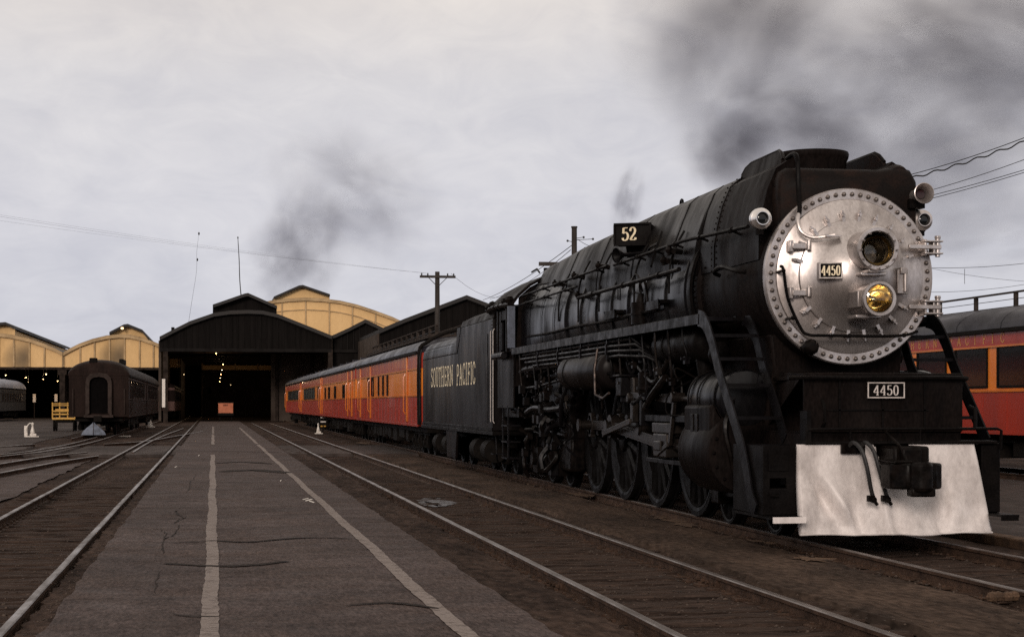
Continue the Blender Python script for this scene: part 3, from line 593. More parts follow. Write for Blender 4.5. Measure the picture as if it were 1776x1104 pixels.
def monitor(root, line, y0, y1, m, face, th=.3, over=.6, rmat='shed_roof', drop=1.6):
    """raised ridge ventilator"""
    n = len(line); zb = min(z for x, z in line)-drop
    gable_face(root, 'monitor_face', line, zb, y0+.3, face)
    b = MB(); P = [(x, y, z+dz) for y in (y0-over, y1) for dz in (0, th) for x, z in line]; F = []
    for i in range(n-1): F += [(i, i+1, 2*n+i+1, 2*n+i), (n+i, 3*n+i, 3*n+i+1, n+i+1), (i, n+i, n+i+1, i+1)]
    F += [(0, 2*n, 3*n, n), (n-1, 2*n-1, 4*n-1, 3*n-1)]; b.add(P, F); b.build('monitor_roof', rmat, root, smooth=False)
    b = MB()
    for x, z in (line[0], line[-1]):
        s_ = 1 if x == line[0][0] else -1; b.box(x+s_*.4-.1, x+s_*.4+.1, y0+.5, y1, zb, z)
    b.build('monitor_side', m, root, smooth=False)
# --- the dark shed in the middle
D0 = 170
sh = thing('train_shed', 'dark wooden train shed with raised ridge vent, open front at the platform end', 'shed', (at(430, 725, D0).x, D0, ZG), 'train sheds')
ln = lin(D0, [(277, 590), (300, 578), (330, 563), (371, 549), (400, 545), (430, 544), (455, 545), (482, 551), (520, 566), (550, 578), (575, 588)])
shed_shell(sh, ln, D0, D0+80)
zb = at(430, 606, D0).z
gable_face(sh, 'gable', ln, zb, D0, 'shed_dark')
monitor(sh, lin(D0, [(369, 534), (424, 515), (430, 514), (480, 536)]), D0-.2, D0+75, 'shed_dark', 'shed_dark')
rim(sh, 'barge_board', ln, D0-.05, .35, .18, 'shed_trim', drop=.1)
b = MB(); b.box(ln[0][0], ln[-1][0], D0-.12, D0+.3, zb-.22, zb+.10); b.build('tie_beam', 'shed_trim', sh)
for i in range(30):                                            # cladding boards, battens proud of the face
    x = ln[0][0]+(ln[-1][0]-ln[0][0])*(i+.5)/30; b = MB(); b.box(x-.05, x+.05, D0-.06, D0-.002, zb+.12, zline(ln, x)-.12); b.build('batten', 'shed_dark', sh, smooth=False)
for x in (at(287, 700, D0).x, at(573, 700, D0).x):
    b = MB(); b.box(x-.22, x+.22, D0-.1, D0+.35, ZG, zb); b.build('post', 'shed_post', sh)
b = MB(); p = at(284, 670, D0); b.box(p.x-.16, p.x+.14, D0-.22, D0-.11, at(0, 706, D0).z, at(0, 656, D0).z); b.build('white_board', 'white_paint', sh)
b = MB(); p = at(299, 580, D0); b.cyl((p.x, D0+2, p.z-.6), (p.x, D0+2, p.z+.8), .16, n=10); b.build('vent_pipe', 'shed_dark', sh)
for k in range(6):                                             # roof trusses inside
    y = D0+10+k*11; b = MB(); b.box(ln[0][0], ln[-1][0], y, y+.3, zb-.1, zb+.25)
    for t in (.25, .5, .75): x = ln[0][0]+(ln[-1][0]-ln[0][0])*t; b.box(x-.1, x+.1, y, y+.25, zb, zline(ln, x))
    b.build('truss', 'shed_post', sh, smooth=False)
# inner partition with a door on the right, behind the train
b = MB(); xa = at(470, 700, D0+12).x; b.box(xa, ln[-1][0], D0+12, D0+12.3, ZG, zb); b.build('partition', 'shed_interior', sh, smooth=False)
for x in (at(480, 0, D0+12).x, at(540, 0, D0+12).x): b = MB(); b.box(x-.15, x+.15, D0+11.8, D0+12, ZG, zb); b.build('partition_post', 'shed_post', sh)
# --- small dark gable to its right
sh = thing('train_shed', 'narrow low dark gabled shed between the big dark sheds', 'shed', (at(620, 725, 171).x, 171, ZG), 'train sheds')
ln = lin(171, [(575.5, 588), (604, 575), (633, 560), (650, 568), (672, 579)]); shed_shell(sh, ln, 171, 240); gable_face(sh, 'gable', ln, ZG, 171, 'shed_dark'); rim(sh, 'barge_board', ln, 170.95, .35, .18, 'shed_trim', drop=.1)
b = MB(); b.box(ln[0][0], ln[-1][0], 170.8, 171.0, 6.7, 7.0); b.build('tie_beam', 'shed_trim', sh)
for i in range(9): x = ln[0][0]+(ln[-1][0]-ln[0][0])*(i+.5)/9; b = MB(); b.box(x-.06, x+.06, 170.9, 170.99, 7.0, zline(ln, x)-.1); b.build('batten', 'shed_trim', sh, smooth=False)
# --- dark gable behind the engine
sh = thing('train_shed', 'large dark gabled shed rising behind the tender', 'shed', (at(808, 725, 150).x, 150, ZG), 'train sheds')
ln = lin(150, [(658, 578), (700, 560), (750, 541), (808, 519), (850, 535), (960, 578)]); shed_shell(sh, ln, 150, 230); gable_face(sh, 'gable', ln, ZG, 150, 'shed_dark'); rim(sh, 'barge_board', ln, 149.95, .4, .18, 'shed_trim', drop=.1)
for i in range(28): x = ln[0][0]+(ln[-1][0]-ln[0][0])*(i+.5)/28; b = MB(); b.box(x-.05, x+.05, 149.93, 149.998, ZG, zline(ln, x)-.1); b.build('batten', 'shed_dark', sh, smooth=False)
# --- yellow arched gables
def yellow(label, D, line, zbot, mon, ribs, mats, y1, face_drop=1.4, bands=(1.0,), posts=()):
    root = thing('train_shed', label, 'shed', ((line[0][0]+line[-1][0])/2, D, ZG), 'train sheds')
    shed_shell(root, line, D, y1, th=.3, over=.3)
    for k in range(len(ribs)-1):                              # the gable panels between the ribs
        xa, xb = ribs[k], ribs[k+1]; q = [(xa, zline(line, xa))]+[p for p in line if xa+.05 < p[0] < xb-.05]+[(xb, zline(line, xb))]
        gable_face(root, 'gable_panel', q, zbot, D, mats[k])
    for x in ribs:
        b = MB(); b.box(x-.09, x+.09, D-.14, D-.003, zbot+.03, zline(line, x)-.05); b.build('rib', 'yellow_trim', root)
    rim(root, 'arch_rim', line, D-.02, .40, .30, 'yellow_trim', drop=.12)
    for d in bands: rim(root, 'arch_band', [(x, z-d) for x, z in line if z-d > zbot+.3], D-.01, .12, .12, 'yellow_trim')
    b = MB(); b.box(line[0][0], line[-1][0], D-.2, D+.3, zbot-.28, zbot); b.build('sill_beam', 'shed_post', root)
    if mon: monitor(root, mon, D+.2, y1-5, 'yellow_gable', 'yellow_gable', drop=face_drop)
    for x in posts: b = MB(); b.box(x-.3, x+.3, D-.1, D+.4, ZG, zbot); b.box(x-.5, x+.5, D-.12, D+.42, zbot-.9, zbot-.28); b.build('post', 'shed_post', root, bevel=.04)
    return root
DY = 205; zb = at(0, 636, DY).z
r_ = lambda D, *xs: [at(x, 0, D).x for x in xs]
soot_gable('gable_soot_1', at(208, 610, DY).x, at(0, 618, DY).z); soot_gable('gable_soot_2', at(44, 610, DY).x, at(0, 622, DY).z)
ln = lin(DY, [(110, 615), (122, 608), (138, 600), (160, 592), (185, 586), (205, 584), (225, 584.5), (245, 589), (265, 596), (290, 606), (312, 618)])
yellow('yellow arched shed front behind the brown coach, with a small ridge vent', DY, ln, zb, lin(DY, [(190, 580), (215, 567), (222, 566), (247, 576), (258, 590)]), r_(DY, 110.5, 139, 164, 190, 216, 242, 266, 311), ['yellow_gable', 'yellow_gable', 'gable_soot_1', 'gable_soot_1', 'yellow_gable', 'yellow_gable', 'yellow_gable'], DY+90, bands=(), posts=r_(DY, 108))
ln = lin(DY, [(-130, 615), (-105, 603), (-80, 593), (-50, 585), (-20, 581.5), (0, 582), (22, 585), (50, 591), (76, 600), (96, 608), (109, 615)])
yellow('yellow arched shed front cut off by the left edge', DY, ln, zb, lin(DY, [(-40, 580), (-4, 564), (10, 563), (25, 570)]), r_(DY, -129, -75, -50, -26, -2, 24, 51, 77, 108.8), ['yellow_gable']*4+['gable_soot_2', 'gable_soot_2', 'yellow_gable', 'yellow_gable'], DY+90, bands=())
DB = 235
ln = lin(DB, [(350, 562), (380, 550), (410, 539), (440, 531), (470, 525), (500, 521.5), (530, 520), (560, 521.5), (590, 525), (620, 532), (650, 542), (680, 553), (705, 565)])
yellow('tall yellow arched gable rising above the dark sheds', DB, ln, at(0, 640, DB).z, lin(DB, [(475, 518), (518, 499), (525, 498), (572, 514)]), r_(DB, 351, 408, 447, 489, 530, 571, 611, 651, 704), ['yellow_gable']*8, DB+70, bands=(1.35,), face_drop=1.0)
# --- lamps hanging in the sheds
def lamp(x, y, D, r, where, up=.9):
    p = at(x, y, D); t = thing('hanging_lamp', 'small lit lamp '+where, 'lamp', (p.x, p.y, p.z), 'lit lamps inside the sheds')
    r *= .55
    if 170 < D < 240 and r > .057:
        ld = bpy.data.lights.new('lamp_light', 'POINT'); ld.energy = 55; ld.color = (1.0, .66, .38); ld.shadow_soft_size = .1; lo = bpy.data.objects.new('lamp_light', ld); COL.objects.link(lo); lo.parent = t; lo.location = (0, -.02, -r*2.5)
    b = MB(); b.ball(p, r, 10); b.build('bulb', 'lamp_glow', t)
    b = MB(); b.lathe([(r*.5, r*1.3), (r*1.5, r*.7), (r*1.6, r*.6), (r*.6, r*1.2)], p, (0, 0, 1), 10); b.build('lamp_shade', 'shed_dark', t)
    b = MB(); b.cyl((p.x, p.y, p.z+r*1.2), (p.x, p.y, p.z+up), .02, n=6); b.build('cord', 'wire_black', t)
for i, (x, y, D, r) in enumerate(((375, 612, 178, .13), (387, 631, 196, .11), (385, 641, 206, .11), (383, 648, 216, .11), (382, 655, 226, .11), (381, 661, 236, .11), (400, 667, 240, .09), (319, 649, 190, .10))):
    lamp(x, y, D, r, ('nearest the mouth of the dark shed, highest of its row', 'second in the row down the dark shed', 'third in the row down the dark shed', 'fourth in the row down the dark shed', 'fifth in the row down the dark shed', 'last and lowest of the row down the dark shed', 'right of the row deep in the dark shed', 'over the coaches along the left wall of the dark shed')[i])
for i, (x, y, r) in enumerate(((10, 650, .16), (45, 654, .15), (80, 648, .17), (75, 657, .12), (100, 660, .14), (120, 677, .12), (49, 662, .08))):
    lamp(x, y, 214, r, ('under the left yellow gable, above the grey coach', 'under the left yellow gable, second from the left edge', 'under the left yellow gable, brightest one', 'under the left yellow gable, just below the brightest one', 'beside the post between the two yellow gables, left of it', 'right of the post between the two yellow gables', 'faintest one, under the left yellow gable')[i], 1.5)
p = at(212, 569, DY-.6); lt = thing('gable_lamp', 'lit lamp at the peak of the ridge vent above the brown coach', 'lamp', p); b = MB(); b.ball(p, .18, 10, (1, .6, .8)); b.build('bulb', 'lamp_glow', lt); b = MB(); b.bar(p, p+Vector((0, 1.2, .3)), .08, .08); b.build('bracket', 'shed_dark', lt)
for i, (x, y0, y1, D) in enumerate(((59.5, 683, 697, 216), (97, 683, 696, 216), (364, 671, 682, 250))):
    b = MB(); a_, c_ = at(x, y1, D), at(x, y0, D); b.box(a_.x-.17, a_.x+.17, D, D+.1, a_.z, c_.z)
    t = thing('notice_board', ('white board standing under the left yellow gable', 'white board beside the post between the yellow gables', 'small white board deep inside the dark shed')[i], 'board', (a_.x, D, ZG), 'white boards inside the sheds'); b.build('panel', 'white_paint', t)
    b = MB(); b.cyl((a_.x, D+.05, ZG), (a_.x, D+.05, a_.z), .05, n=8); b.build('post', 'shed_post', t)
# masts on the dark shed's roof
for i, (x, y0, x2, y2, r) in enumerate(((418.5, 517, 412.5, 411, .045), (326, 566, 345, 405, .012))):
    a_, c_ = at(x, y0, 178), at(x2, y2, 178); b = MB(); pts = [a_.lerp(c_, t) for t in (0, .3, .6, .8, 1)]; pts[1].x += -.05+.15*i; pts[2].x += .2*i
    b.tube(pts, [r*1.2, r*1.1, r, r*.9, r*.7], 6, smooth=3); t = thing('roof_mast', ('thin mast leaning on the ridge of the dark shed', 'thin knotted wire aerial above the left slope of the dark shed')[i], 'mast', a_); b.build('rod', 'wire_black', t)
    b = MB()
    for q in ((.72, 1.0) if i else (.99,)): k = a_.lerp(c_, q); b.ball((k.x+(.15 if i and q < 1 else 0), k.y, k.z), .09 if i else .07, 8, (1, 1, 1.8))
    b.build('insulator', 'wire_black', t)

# ================================================================== LOCOMOTIVE
LX = 7.74; CZ = 3.20
loco = thing('steam_locomotive', 'large black steam engine with a silver smokebox front and white apron', 'locomotive', (LX, 28, 0))
def lp(dx, D, Z): return Vector((LX+dx, D, Z))
def B(name, m, b, **k): return b.build(name, m, k.pop('parent', loco), **k)
# ---- smokebox and boiler
b = MB(); b.lathe([(0, 0), (1.07, 0), (1.085, .03), (1.085, 2.75), (1.13, 2.78), (1.13, 2.95), (1.06, 2.98)], lp(0, 20.42, CZ), (0, 1, 0), 64); B('smokebox', 'smokebox_black', b)
b = MB(); b.lathe([(1.0, 0), (1.155, 0), (1.17, .05), (1.155, 1.6), (1.18, 4.0), (1.20, 7.6), (1.0, 7.6)], lp(0, 23.42, CZ), (0, 1, 0), 72); B('boiler', 'boiler_jacket', b)
secs = []                                                     # firebox wrapper, flaring to the cab
for t in range(7):
    k = t/6; y = 30.9+k*4.9; hw = 1.20+.16*k; row = []
    for i in range(40):
        a = 2*PI*i/40; ca, sa = math.cos(a), math.sin(a); e = 1+.10*k*(abs(ca*sa)*2)**1.5
        row.append(lp(hw*ca*e, y, CZ+1.20*sa*e*(1 if sa > 0 else 1+.1*k)-.02*k))
    secs.append(row)
b = MB(); b.loft(secs); B('firebox_jacket', 'boiler_jacket', b)
for D, r, w in ((23.25, 1.215, .16), (23.62, 1.19, .06), (24.75, 1.175, .05), (25.9, 1.185, .05), (27.0, 1.195, .05), (28.15, 1.20, .05), (29.3, 1.205, .05), (30.55, 1.22, .07), (31.7, 1.26, .05)):
    b = MB(); b.lathe([(r-.03, 0), (r+.012, 0), (r+.018, w*.3), (r+.018, w*.7), (r+.012, w), (r-.03, w)], lp(0, D, CZ), (0, 1, 0), 72); B('boiler_band', 'boiler_jacket' if w < .1 else 'black_paint', b)
for D, k in ((32.8, .4), (33.9, .62), (35.0, .84)):           # bands on the flared wrapper
    q = []; hw = 1.20+.16*k+.015
    for i in range(30):
        a = -.35+(PI+.7)*i/29; ca, sa = math.cos(a), math.sin(a); e = 1+.10*k*(abs(ca*sa)*2)**1.5; q.append(lp(hw*ca*e, D, CZ+1.215*sa*e-.02*k))
    b = MB(); b.loft([[p+Vector((0, o, 0)) for p in q] for o in (-.03, .03)], cap=False, closed=False); b.loft([[p+Vector((0, o, 0))-(p-lp(0, D, CZ)).normalized()*.03*(o != 0) for p in q] for o in (-.031, .031)], cap=False, closed=False); B('boiler_band', 'black_paint', b)
# rivet rows on the smokebox side
rv = MB()
for D in (22.95, 23.33):
    for i in range(46):
        a = PI*.35+PI*1.0*i/46; rv.ball(lp(1.13*math.sin(-a), D, CZ+1.13*math.cos(a)), .018, 6)
tag(B('rivet_row', 'smokebox_black', rv), kind='stuff')
# ---- skyline casing along the top
cs = [(-1.08, 3.42), (-1.075, 3.75), (-1.035, 4.0), (-.96, 4.30), (-.85, 4.56), (-.72, 4.675), (-.55, 4.715), (.55, 4.715), (.72, 4.675), (.85, 4.56), (.96, 4.30), (1.035, 4.0), (1.075, 3.75), (1.08, 3.42)]
low = {4.715: 4.50, 4.675: 4.52}
def casing(D0_, D1_, k0=0., k1=0., g=0.):
    q = [(x if D0_ > 22.5 else (x*.93 if z > 4.6 else x), (low.get(z, z) if D0_ < 22.0 and abs(x) < .6 else z)) for x, z in cs]
    return [[lp(x*(1+g)*(1+(.035 if D > 23.3 and z < 4.2 else 0)), D, (z-4.0)*(1-k)+4.0 if z > 4 else z) for x, z in q] for D, k in ((D0_, k0), (D1_, k1))]
segs = [(20.62, 22.55, 0, 0), (22.56, 23.3, 0, 0), (23.31, 24.55, 0, 0), (24.56, 27.1, 0, .0), (27.11, 29.7, 0, .03), (29.71, 32.4, .03, .07), (32.41, 35.9, .07, .22)]
for i, (a, c_, k0, k1) in enumerate(segs):
    b = MB(); b.loft(casing(a, c_, k0, k1)); B('casing_panel', ('smokebox_black', 'casing_black')[i > 0], b, ang=30)
    if i:
        b = MB(); k = k0; b.loft(casing(a-.03, a+.03, k, k, .012)); B('casing_strap', 'black_paint', b, ang=30)
rv = MB()
for D in (22.45, 22.66):
    for (xa, za), (xb, zb_) in zip(cs[:6], cs[1:7]):
        n = max(1, int(math.hypot(xb-xa, zb_-za)/.07))
        for i in range(n): t = i/n; rv.ball(lp(xa+(xb-xa)*t, D, za+(zb_-za)*t), .016, 6)
tag(B('rivet_row', 'smokebox_black', rv), kind='stuff')
# front hood over the smokebox: rounded shoulders and rolled front edge
hs = [(-.88, 3.70), (-.90, 4.20), (-.88, 4.40), (-.84, 4.50), (-.76, 4.55), (-.5, 4.555), (.45, 4.555), (.70, 4.60), (.84, 4.56), (.91, 4.44), (.92, 4.25), (.90, 3.70)]
secs = []
for y, f, dz in ((20.40, .97, -.10), (20.42, .99, -.05), (20.47, 1.0, -.015), (20.56, 1, 0), (20.64, 1, 0)): secs.append([lp(x*f, y, z+(dz if z > 4.3 else 0)) for x, z in hs])
b = MB(); b.loft(secs); B('smokebox_hood', 'rusty_hood', b, ang=40)
b = MB(); b.lathe([(.45, -.5), (.43, .12), (.455, .17), (.465, .22), (.455, .25), (.40, .25), (.36, .15), (.34, -.5)], lp(-.04, 21.55, 4.64), (0, 0, 1), 48); B('smoke_stack', 'smokebox_black', b)
for s_ in (-1, 1):                                            # smoke-lifting plates either side of the stack
    x0, x1 = s_*.72, s_*.66; o_ = [(20.80, 4.60), (20.88, 4.70), (21.0, 4.80), (21.12, 4.845), (22.25, 4.845), (22.48, 4.80), (22.58, 4.72), (22.6, 4.56), (20.80, 4.45)]
    b = MB(); b.prism(o_, lambda y, z: lp(x0-s_*(z-4.6)*.25, y, z), lambda y, z: lp(x1-s_*(z-4.6)*.25, y, z)); B('smoke_lifter', 'smokebox_black' if s_ < 0 else 'rusty_hood', b, bevel=.008)
    b = MB(); b.tube([lp(s_*.70-s_*(z-4.6)*.25, y, z+.005) for y, z in o_[1:7]], .022, 8); B('lifter_edge', 'black_paint', b)
# right shoulder bulge of the hood
b = MB(); b.lathe([(0, -.42), (.13, -.40), (.17, -.3), (.18, 0), (.17, .3), (0, .4)], lp(.70, 20.85, 4.46), (0, 1, 0), 20); B('hood_shoulder', 'rusty_hood', b)
# ---- silver smokebox front
b = MB(); prof = [(1.075, .10), (1.09, .06), (1.09, -.01), (1.075, -.03), (.955, -.03), (.945, -.05), (.90, -.065), (.80, -.09), (.72, -.115), (.695, -.125), (.69, -.165), (.66, -.18), (.60, -.205), (.5, -.275), (.4, -.35), (.28, -.43), (.15, -.475), (0, -.49)]
b.lathe(prof, lp(0, 20.36, CZ), (0, 1, 0), 96); front = B('smokebox_front', 'silver_paint', b, ang=28)
FY = 20.36
bolt_b = MB(); bolt_b.lathe([(.030, 0), (.030, -.012), (.024, -.026), (.012, -.036), (0, -.039)], (0, 0, 0), (0, 1, 0), 8); bolt_b.v = [(x, y, z) for x, y, z in bolt_b.v]; bolt_me = bolt_b.mesh('bolt', 'silver_bolt')
for i in range(60):
    a = 2*PI*i/60+.03; o = bpy.data.objects.new('bolt', bolt_me); COL.objects.link(o); o.parent = front; o.location = lp(1.015*math.sin(a), FY-.028, CZ+1.015*math.cos(a))-loco.location
dog_b = MB(); dog_b.box(-.02, .02, -.04, .02, -.07, .045); dog_b.lathe([(0, -.075), (.020, -.075), (.020, -.03)], (0, 0, .015), (0, 1, 0), 6); dog_b.box(-.010, .010, -.05, 0, .045, .075); dog_me = dog_b.mesh('door_clamp', 'silver_paint')
for i in range(22):
    a = 2*PI*i/22+.1
    if 1.35 < a < 1.85 or 4.45 < a < 4.95: continue
    o = bpy.data.objects.new('door_clamp', dog_me); COL.objects.link(o); o.parent = front; o.location = lp(.735*math.sin(a), FY-.135, CZ+.735*math.cos(a))-loco.location; o.rotation_euler = (0, a, 0)
for z, s_ in ((3.55, -1), (2.98, -1)):                        # left lugs
    b = MB(); b.box(LX-.80, LX-.58, FY-.22, FY-.08, z-.035, z+.035); b.box(LX-.83, LX-.78, FY-.20, FY-.06, z-.07, z+.07); b.cyl(lp(-.60, FY-.24, z-.05), lp(-.60, FY-.24, z+.07), .03, n=8); B('door_lug', 'silver_paint', b, parent=front, bevel=.008)
for z in (3.56, 2.82):                                        # hinges on the right
    b = MB(); b.box(LX+.70, LX+1.12, FY-.22, FY-.17, z-.02, z+.03); b.box(LX+.90, LX+1.14, FY-.23, FY-.06, z-.085, z-.065); b.box(LX+.90, LX+1.14, FY-.23, FY-.06, z+.065, z+.085)
    b.cyl(lp(1.09, FY-.17, z-.115), lp(1.09, FY-.17, z+.12), .032, n=12); b.cyl(lp(1.09, FY-.17, z+.11), lp(1.09, FY-.17, z+.145), .042, n=6)
    b.box(LX+.91, LX+.94, FY-.2, FY, z-.10, z+.10); b.box(LX+1.02, LX+1.05, FY-.2, FY-.05, z-.09, z+.09); B('door_hinge', 'silver_paint', b, parent=front, bevel=.006)
b = MB(); b.box(LX+.52, LX+.66, FY-.28, FY-.18, 2.98, 3.28); b.cyl(lp(.62, FY-.28, 3.0), lp(.62, FY-.28, 3.3), .03, n=8); b.box(LX+.55, LX+.64, FY-.31, FY-.2, 3.22, 3.30); B('latch', 'silver_paint', b, parent=front, bevel=.008)
# headlights
hx = .07
b = MB(); b.lathe([(.205, .03), (.205, -.27), (.215, -.28), (.252, -.28), (.264, -.265), (.264, -.22), (.245, -.21), (.24, .12), (.25, .35)], lp(hx, 19.85, 3.48), (0, 1, 0), 40); hl = B('headlight', 'silver_paint', b, label='upper headlight, recessed and unlit')
b = MB(); b.lathe([(.178, -.29), (.172, -.12), (.165, -.12), (.165, -.06), (.13, .06), (.07, .12), (0, .14)], lp(hx, 19.87, 3.46), (0, 1, 0), 36); B('reflector', 'dark_reflector', b, parent=hl)
b = MB(); b.lathe([(.178, -.215), (.15, -.232), (.168, -.20), (.178, -.20)], lp(hx, 19.87, 3.46), (0, 1, 0), 36); B('inner_ring', 'gold_reflector', b, parent=hl)
b = MB(); b.lathe([(.172, -.075), (.12, -.10), (0, -.115), (0, -.10), (.12, -.085), (.172, -.06)], lp(hx, 19.87, 3.46), (0, 1, 0), 30); B('lens', 'lens_glass', b, parent=hl)
for i in range(12): a = 2*PI*i/12; b = MB(); b.cyl(lp(hx+.222*math.sin(a), 19.55, 3.46+.222*math.cos(a)), lp(hx+.222*math.sin(a), 19.525, 3.46+.222*math.cos(a)), .013, n=6); B('bolt', 'silver_bolt', b, parent=hl)
b = MB(); b.box(LX+hx-.16, LX+hx+.16, 19.72, 20.0, 3.17, 3.21); b.box(LX+hx-.10, LX+hx+.10, 19.62, 20.0, 3.20, 3.24); B('headlight_bracket', 'silver_paint', b, bevel=.01)
b = MB(); b.lathe([(.16, .0), (.16, -.33), (.175, -.345), (.205, -.345), (.21, -.33), (.21, -.27), (.19, -.26), (.19, .02), (.20, .04), (.20, .25)], lp(hx-.01, 19.84, 2.88), (0, 1, 0), 40); hl = B('headlight', 'silver_paint', b, label='lower headlight with a golden reflector')
b = MB(); b.lathe([(.162, -.31), (.15, -.2), (.12, -.12), (.07, -.07), (.025, -.055), (.025, -.16), (0, -.175)], lp(hx-.01, 19.84, 2.88), (0, 1, 0), 40); B('reflector', 'gold_reflector', b, parent=hl)
b = MB(); b.lathe([(.165, -.335), (.12, -.355), (.06, -.366), (0, -.37), (0, -.36), (.06, -.356), (.12, -.345), (.165, -.325)], lp(hx-.01, 19.84, 2.88), (0, 1, 0), 40); B('lens', 'lens_glass', b, parent=hl)
b = MB(); b.box(LX-.17, LX-.10, 19.62, 19.95, 2.78, 2.98); b.box(LX-.16, LX+.16, 19.7, 20.0, 2.655, 2.70); B('headlight_bracket', 'silver_paint', b, bevel=.012)
# dome number plate, turned a little with the dome
def plate(name, text, c, w, h, ux, letter_h, border, sx, m_l='cream_letter', parent=loco, thick=.15):
    c, ux = Vector(c), Vector(ux).normalized(); uz = Vector((0, 0, 1)); un = ux.cross(uz)
    b = MB(); b.obox(c, ux*w/2, uz*h/2, un*.012); o = B(name, 'black_paint', b, parent=parent, bevel=.006)
    b = MB()
    for s_ in (-1, 1): b.obox(c+uz*s_*(h/2-border/2)+un*.012, ux*w/2, uz*border/2, un*.010); b.obox(c+ux*s_*(w/2-border/2)+un*.0115, ux*border/2, uz*(h/2-border), un*.010)
    B('border', 'plate_border', b, parent=o)
    b = MB(); tot = sum((GL[ch][0]+.14)*letter_h*sx for ch in text)-.14*letter_h*sx
    lettering(b, text, c-ux*tot/2-uz*letter_h/2+un*.0125, ux, uz, un, letter_h, sx=sx, thick=thick); B('number', m_l, b, parent=o, smooth=False); return o
plate('number_plate', '4450', lp(-.41, 19.88, 3.235), .27, .19, (1, -.34, 0), .115, .012, .72)
b = MB(); b.box(LX-.53, LX-.28, 19.93, 20.05, 3.13, 3.34); B('plate_bracket', 'silver_paint', b, bevel=.01)
plate('number_plate', '4450', lp(.0, 19.17, 1.79), .455, .185, (1, 0, 0), .115, .013, 1.0, 'plate_border')
# handrails and pipes on the smokebox front
b = MB(); b.tube([lp(-.95, 20.15, 3.30), lp(-.93, 20.10, 3.25), lp(-.88, 20.08, 2.9), lp(-.72, 20.08, 2.55), lp(-.62, 20.08, 2.47), lp(-.4, 20.06, 2.46), lp(.5, 20.06, 2.46), lp(.78, 20.08, 2.52)], .019, 8, smooth=5)
for dx, z in ((-.94, 3.24), (-.82, 2.67), (-.1, 2.46), (.6, 2.47)): b.cyl(lp(dx, 20.32, z), lp(dx, 20.06, z), .018, n=8); b.ball(lp(dx, 20.07, z), .03, 8)
B('front_handrail', 'black_paint', b)
b = MB(); b.tube([lp(-.66, 20.75, 4.70), lp(-.66, 20.50, 4.72), lp(-.655, 20.38, 4.62), lp(-.66, 20.34, 4.3), lp(-.67, 20.26, 4.05), lp(-.69, 20.22, 3.95)], .03, 8, smooth=6); B('conduit_pipe', 'black_paint', b)
b = MB(); b.tube([lp(-.69, 20.23, 3.97), lp(-.72, 20.18, 3.85), lp(-.69, 20.14, 3.72), lp(-.55, 20.10, 3.65), lp(-.30, 20.04, 3.68)], .024, 8, smooth=6); b.box(LX-.42, LX-.22, 20.0, 20.08, 3.655, 3.675); B('conduit_pipe', 'silver_paint', b)
b = MB(); b.lathe([(0, -.14), (.05, -.135), (.085, -.10), (.10, -.05), (.09, .02), (.06, .05), (.05, .2)], lp(-.60, 20.10, 2.32), (0, 1, 0), 16); B('marker_bracket', 'grease_black', b)
# marker lamps and horn
for s_, y in ((-1, 20.45), (1, 20.45)):
    c = lp(-1.15, 20.35, 3.89) if s_ < 0 else lp(1.02, 20.55, 3.93); b = MB(); b.lathe([(0, .16), (.05, .15), (.10, .10), (.13, .02), (.135, -.03), (.13, -.07), (.12, -.075), (.085, -.10), (.085, -.13), (.075, -.13), (.07, -.10), (0, -.08)], c, (0, 1, 0), 24); mk = B('marker_lamp', 'bright_silver' if s_ < 0 else 'silver_paint', b)
    b = MB(); b.lathe([(0, -.115), (.04, -.112), (.074, -.10), (.09, -.078), (.12, -.073)], c, (0, 1, 0), 20); B('lens', 'window_glass', b, parent=mk)
    b = MB(); b.cyl(c+Vector((0, .05, -.05)), c+Vector((-s_*.18, .2, -.12)), .035, n=8); b.cyl(c+Vector((0, 0, -.13)), c+Vector((0, 0, -.19)), .05, n=10); B('lamp_bracket', 'black_paint', b, parent=mk)
c = lp(.88, 20.12, 4.22); b = MB(); b.lathe([(.125, 0), (.13, -.012), (.122, -.015), (.10, .02), (.065, .09), (.05, .16), (.06, .2), (.06, .5), (.075, .5), (.075, .2), (.07, .12), (.11, .03), (.125, 0)], c, (0, 1, 0), 28); h_ = B('air_horn', 'silver_paint', b, ang=50)
b = MB(); b.lathe([(.055, .10), (0, .11)], c, (0, 1, 0), 16); B('horn_throat', 'red_light', b, parent=h_)
b = MB(); b.box(c.x-.1, c.x+.1, c.y+.2, c.y+.5, c.z-.16, c.z-.05); B('horn_bracket', 'black_paint', b, parent=h_)
# ---- train indicator box with 52
c = lp(-1.20, 26.65, 4.31); ux = Vector((.90, -.43, 0)).normalized(); uz = Vector((0, 0, 1)); un = ux.cross(uz)
b = MB(); b.obox(c-un*.16, ux*.29, uz*.165, un*.16); nb = B('number_box', 'black_paint', b, bevel=.012)
b = MB(); b.obox(c+uz*.165+un*.012, ux*.30, uz*.014, un*.03); b.obox(c-uz*.165+un*.012, ux*.30, uz*.014, un*.03); b.obox(c+ux*.29+un*.012, ux*.014, uz*.15, un*.03); b.obox(c-ux*.29+un*.012, ux*.014, uz*.15, un*.03); B('frame', 'black_paint', b, parent=nb)
b = MB(); lettering(b, '52', c-ux*.17-uz*.095+un*.004, ux, uz, un, .205, sx=.92, gap=.1, thick=.17); B('number', 'cream_letter', b, parent=nb, smooth=False)
b = MB(); b.obox(c-un*.36+ux*.1, ux*.14, uz*.13, un*.16); b.bar(c-un*.2-uz*.16, c-un*.3-uz*.34, .3, .03); B('bracket', 'black_paint', b, parent=nb)
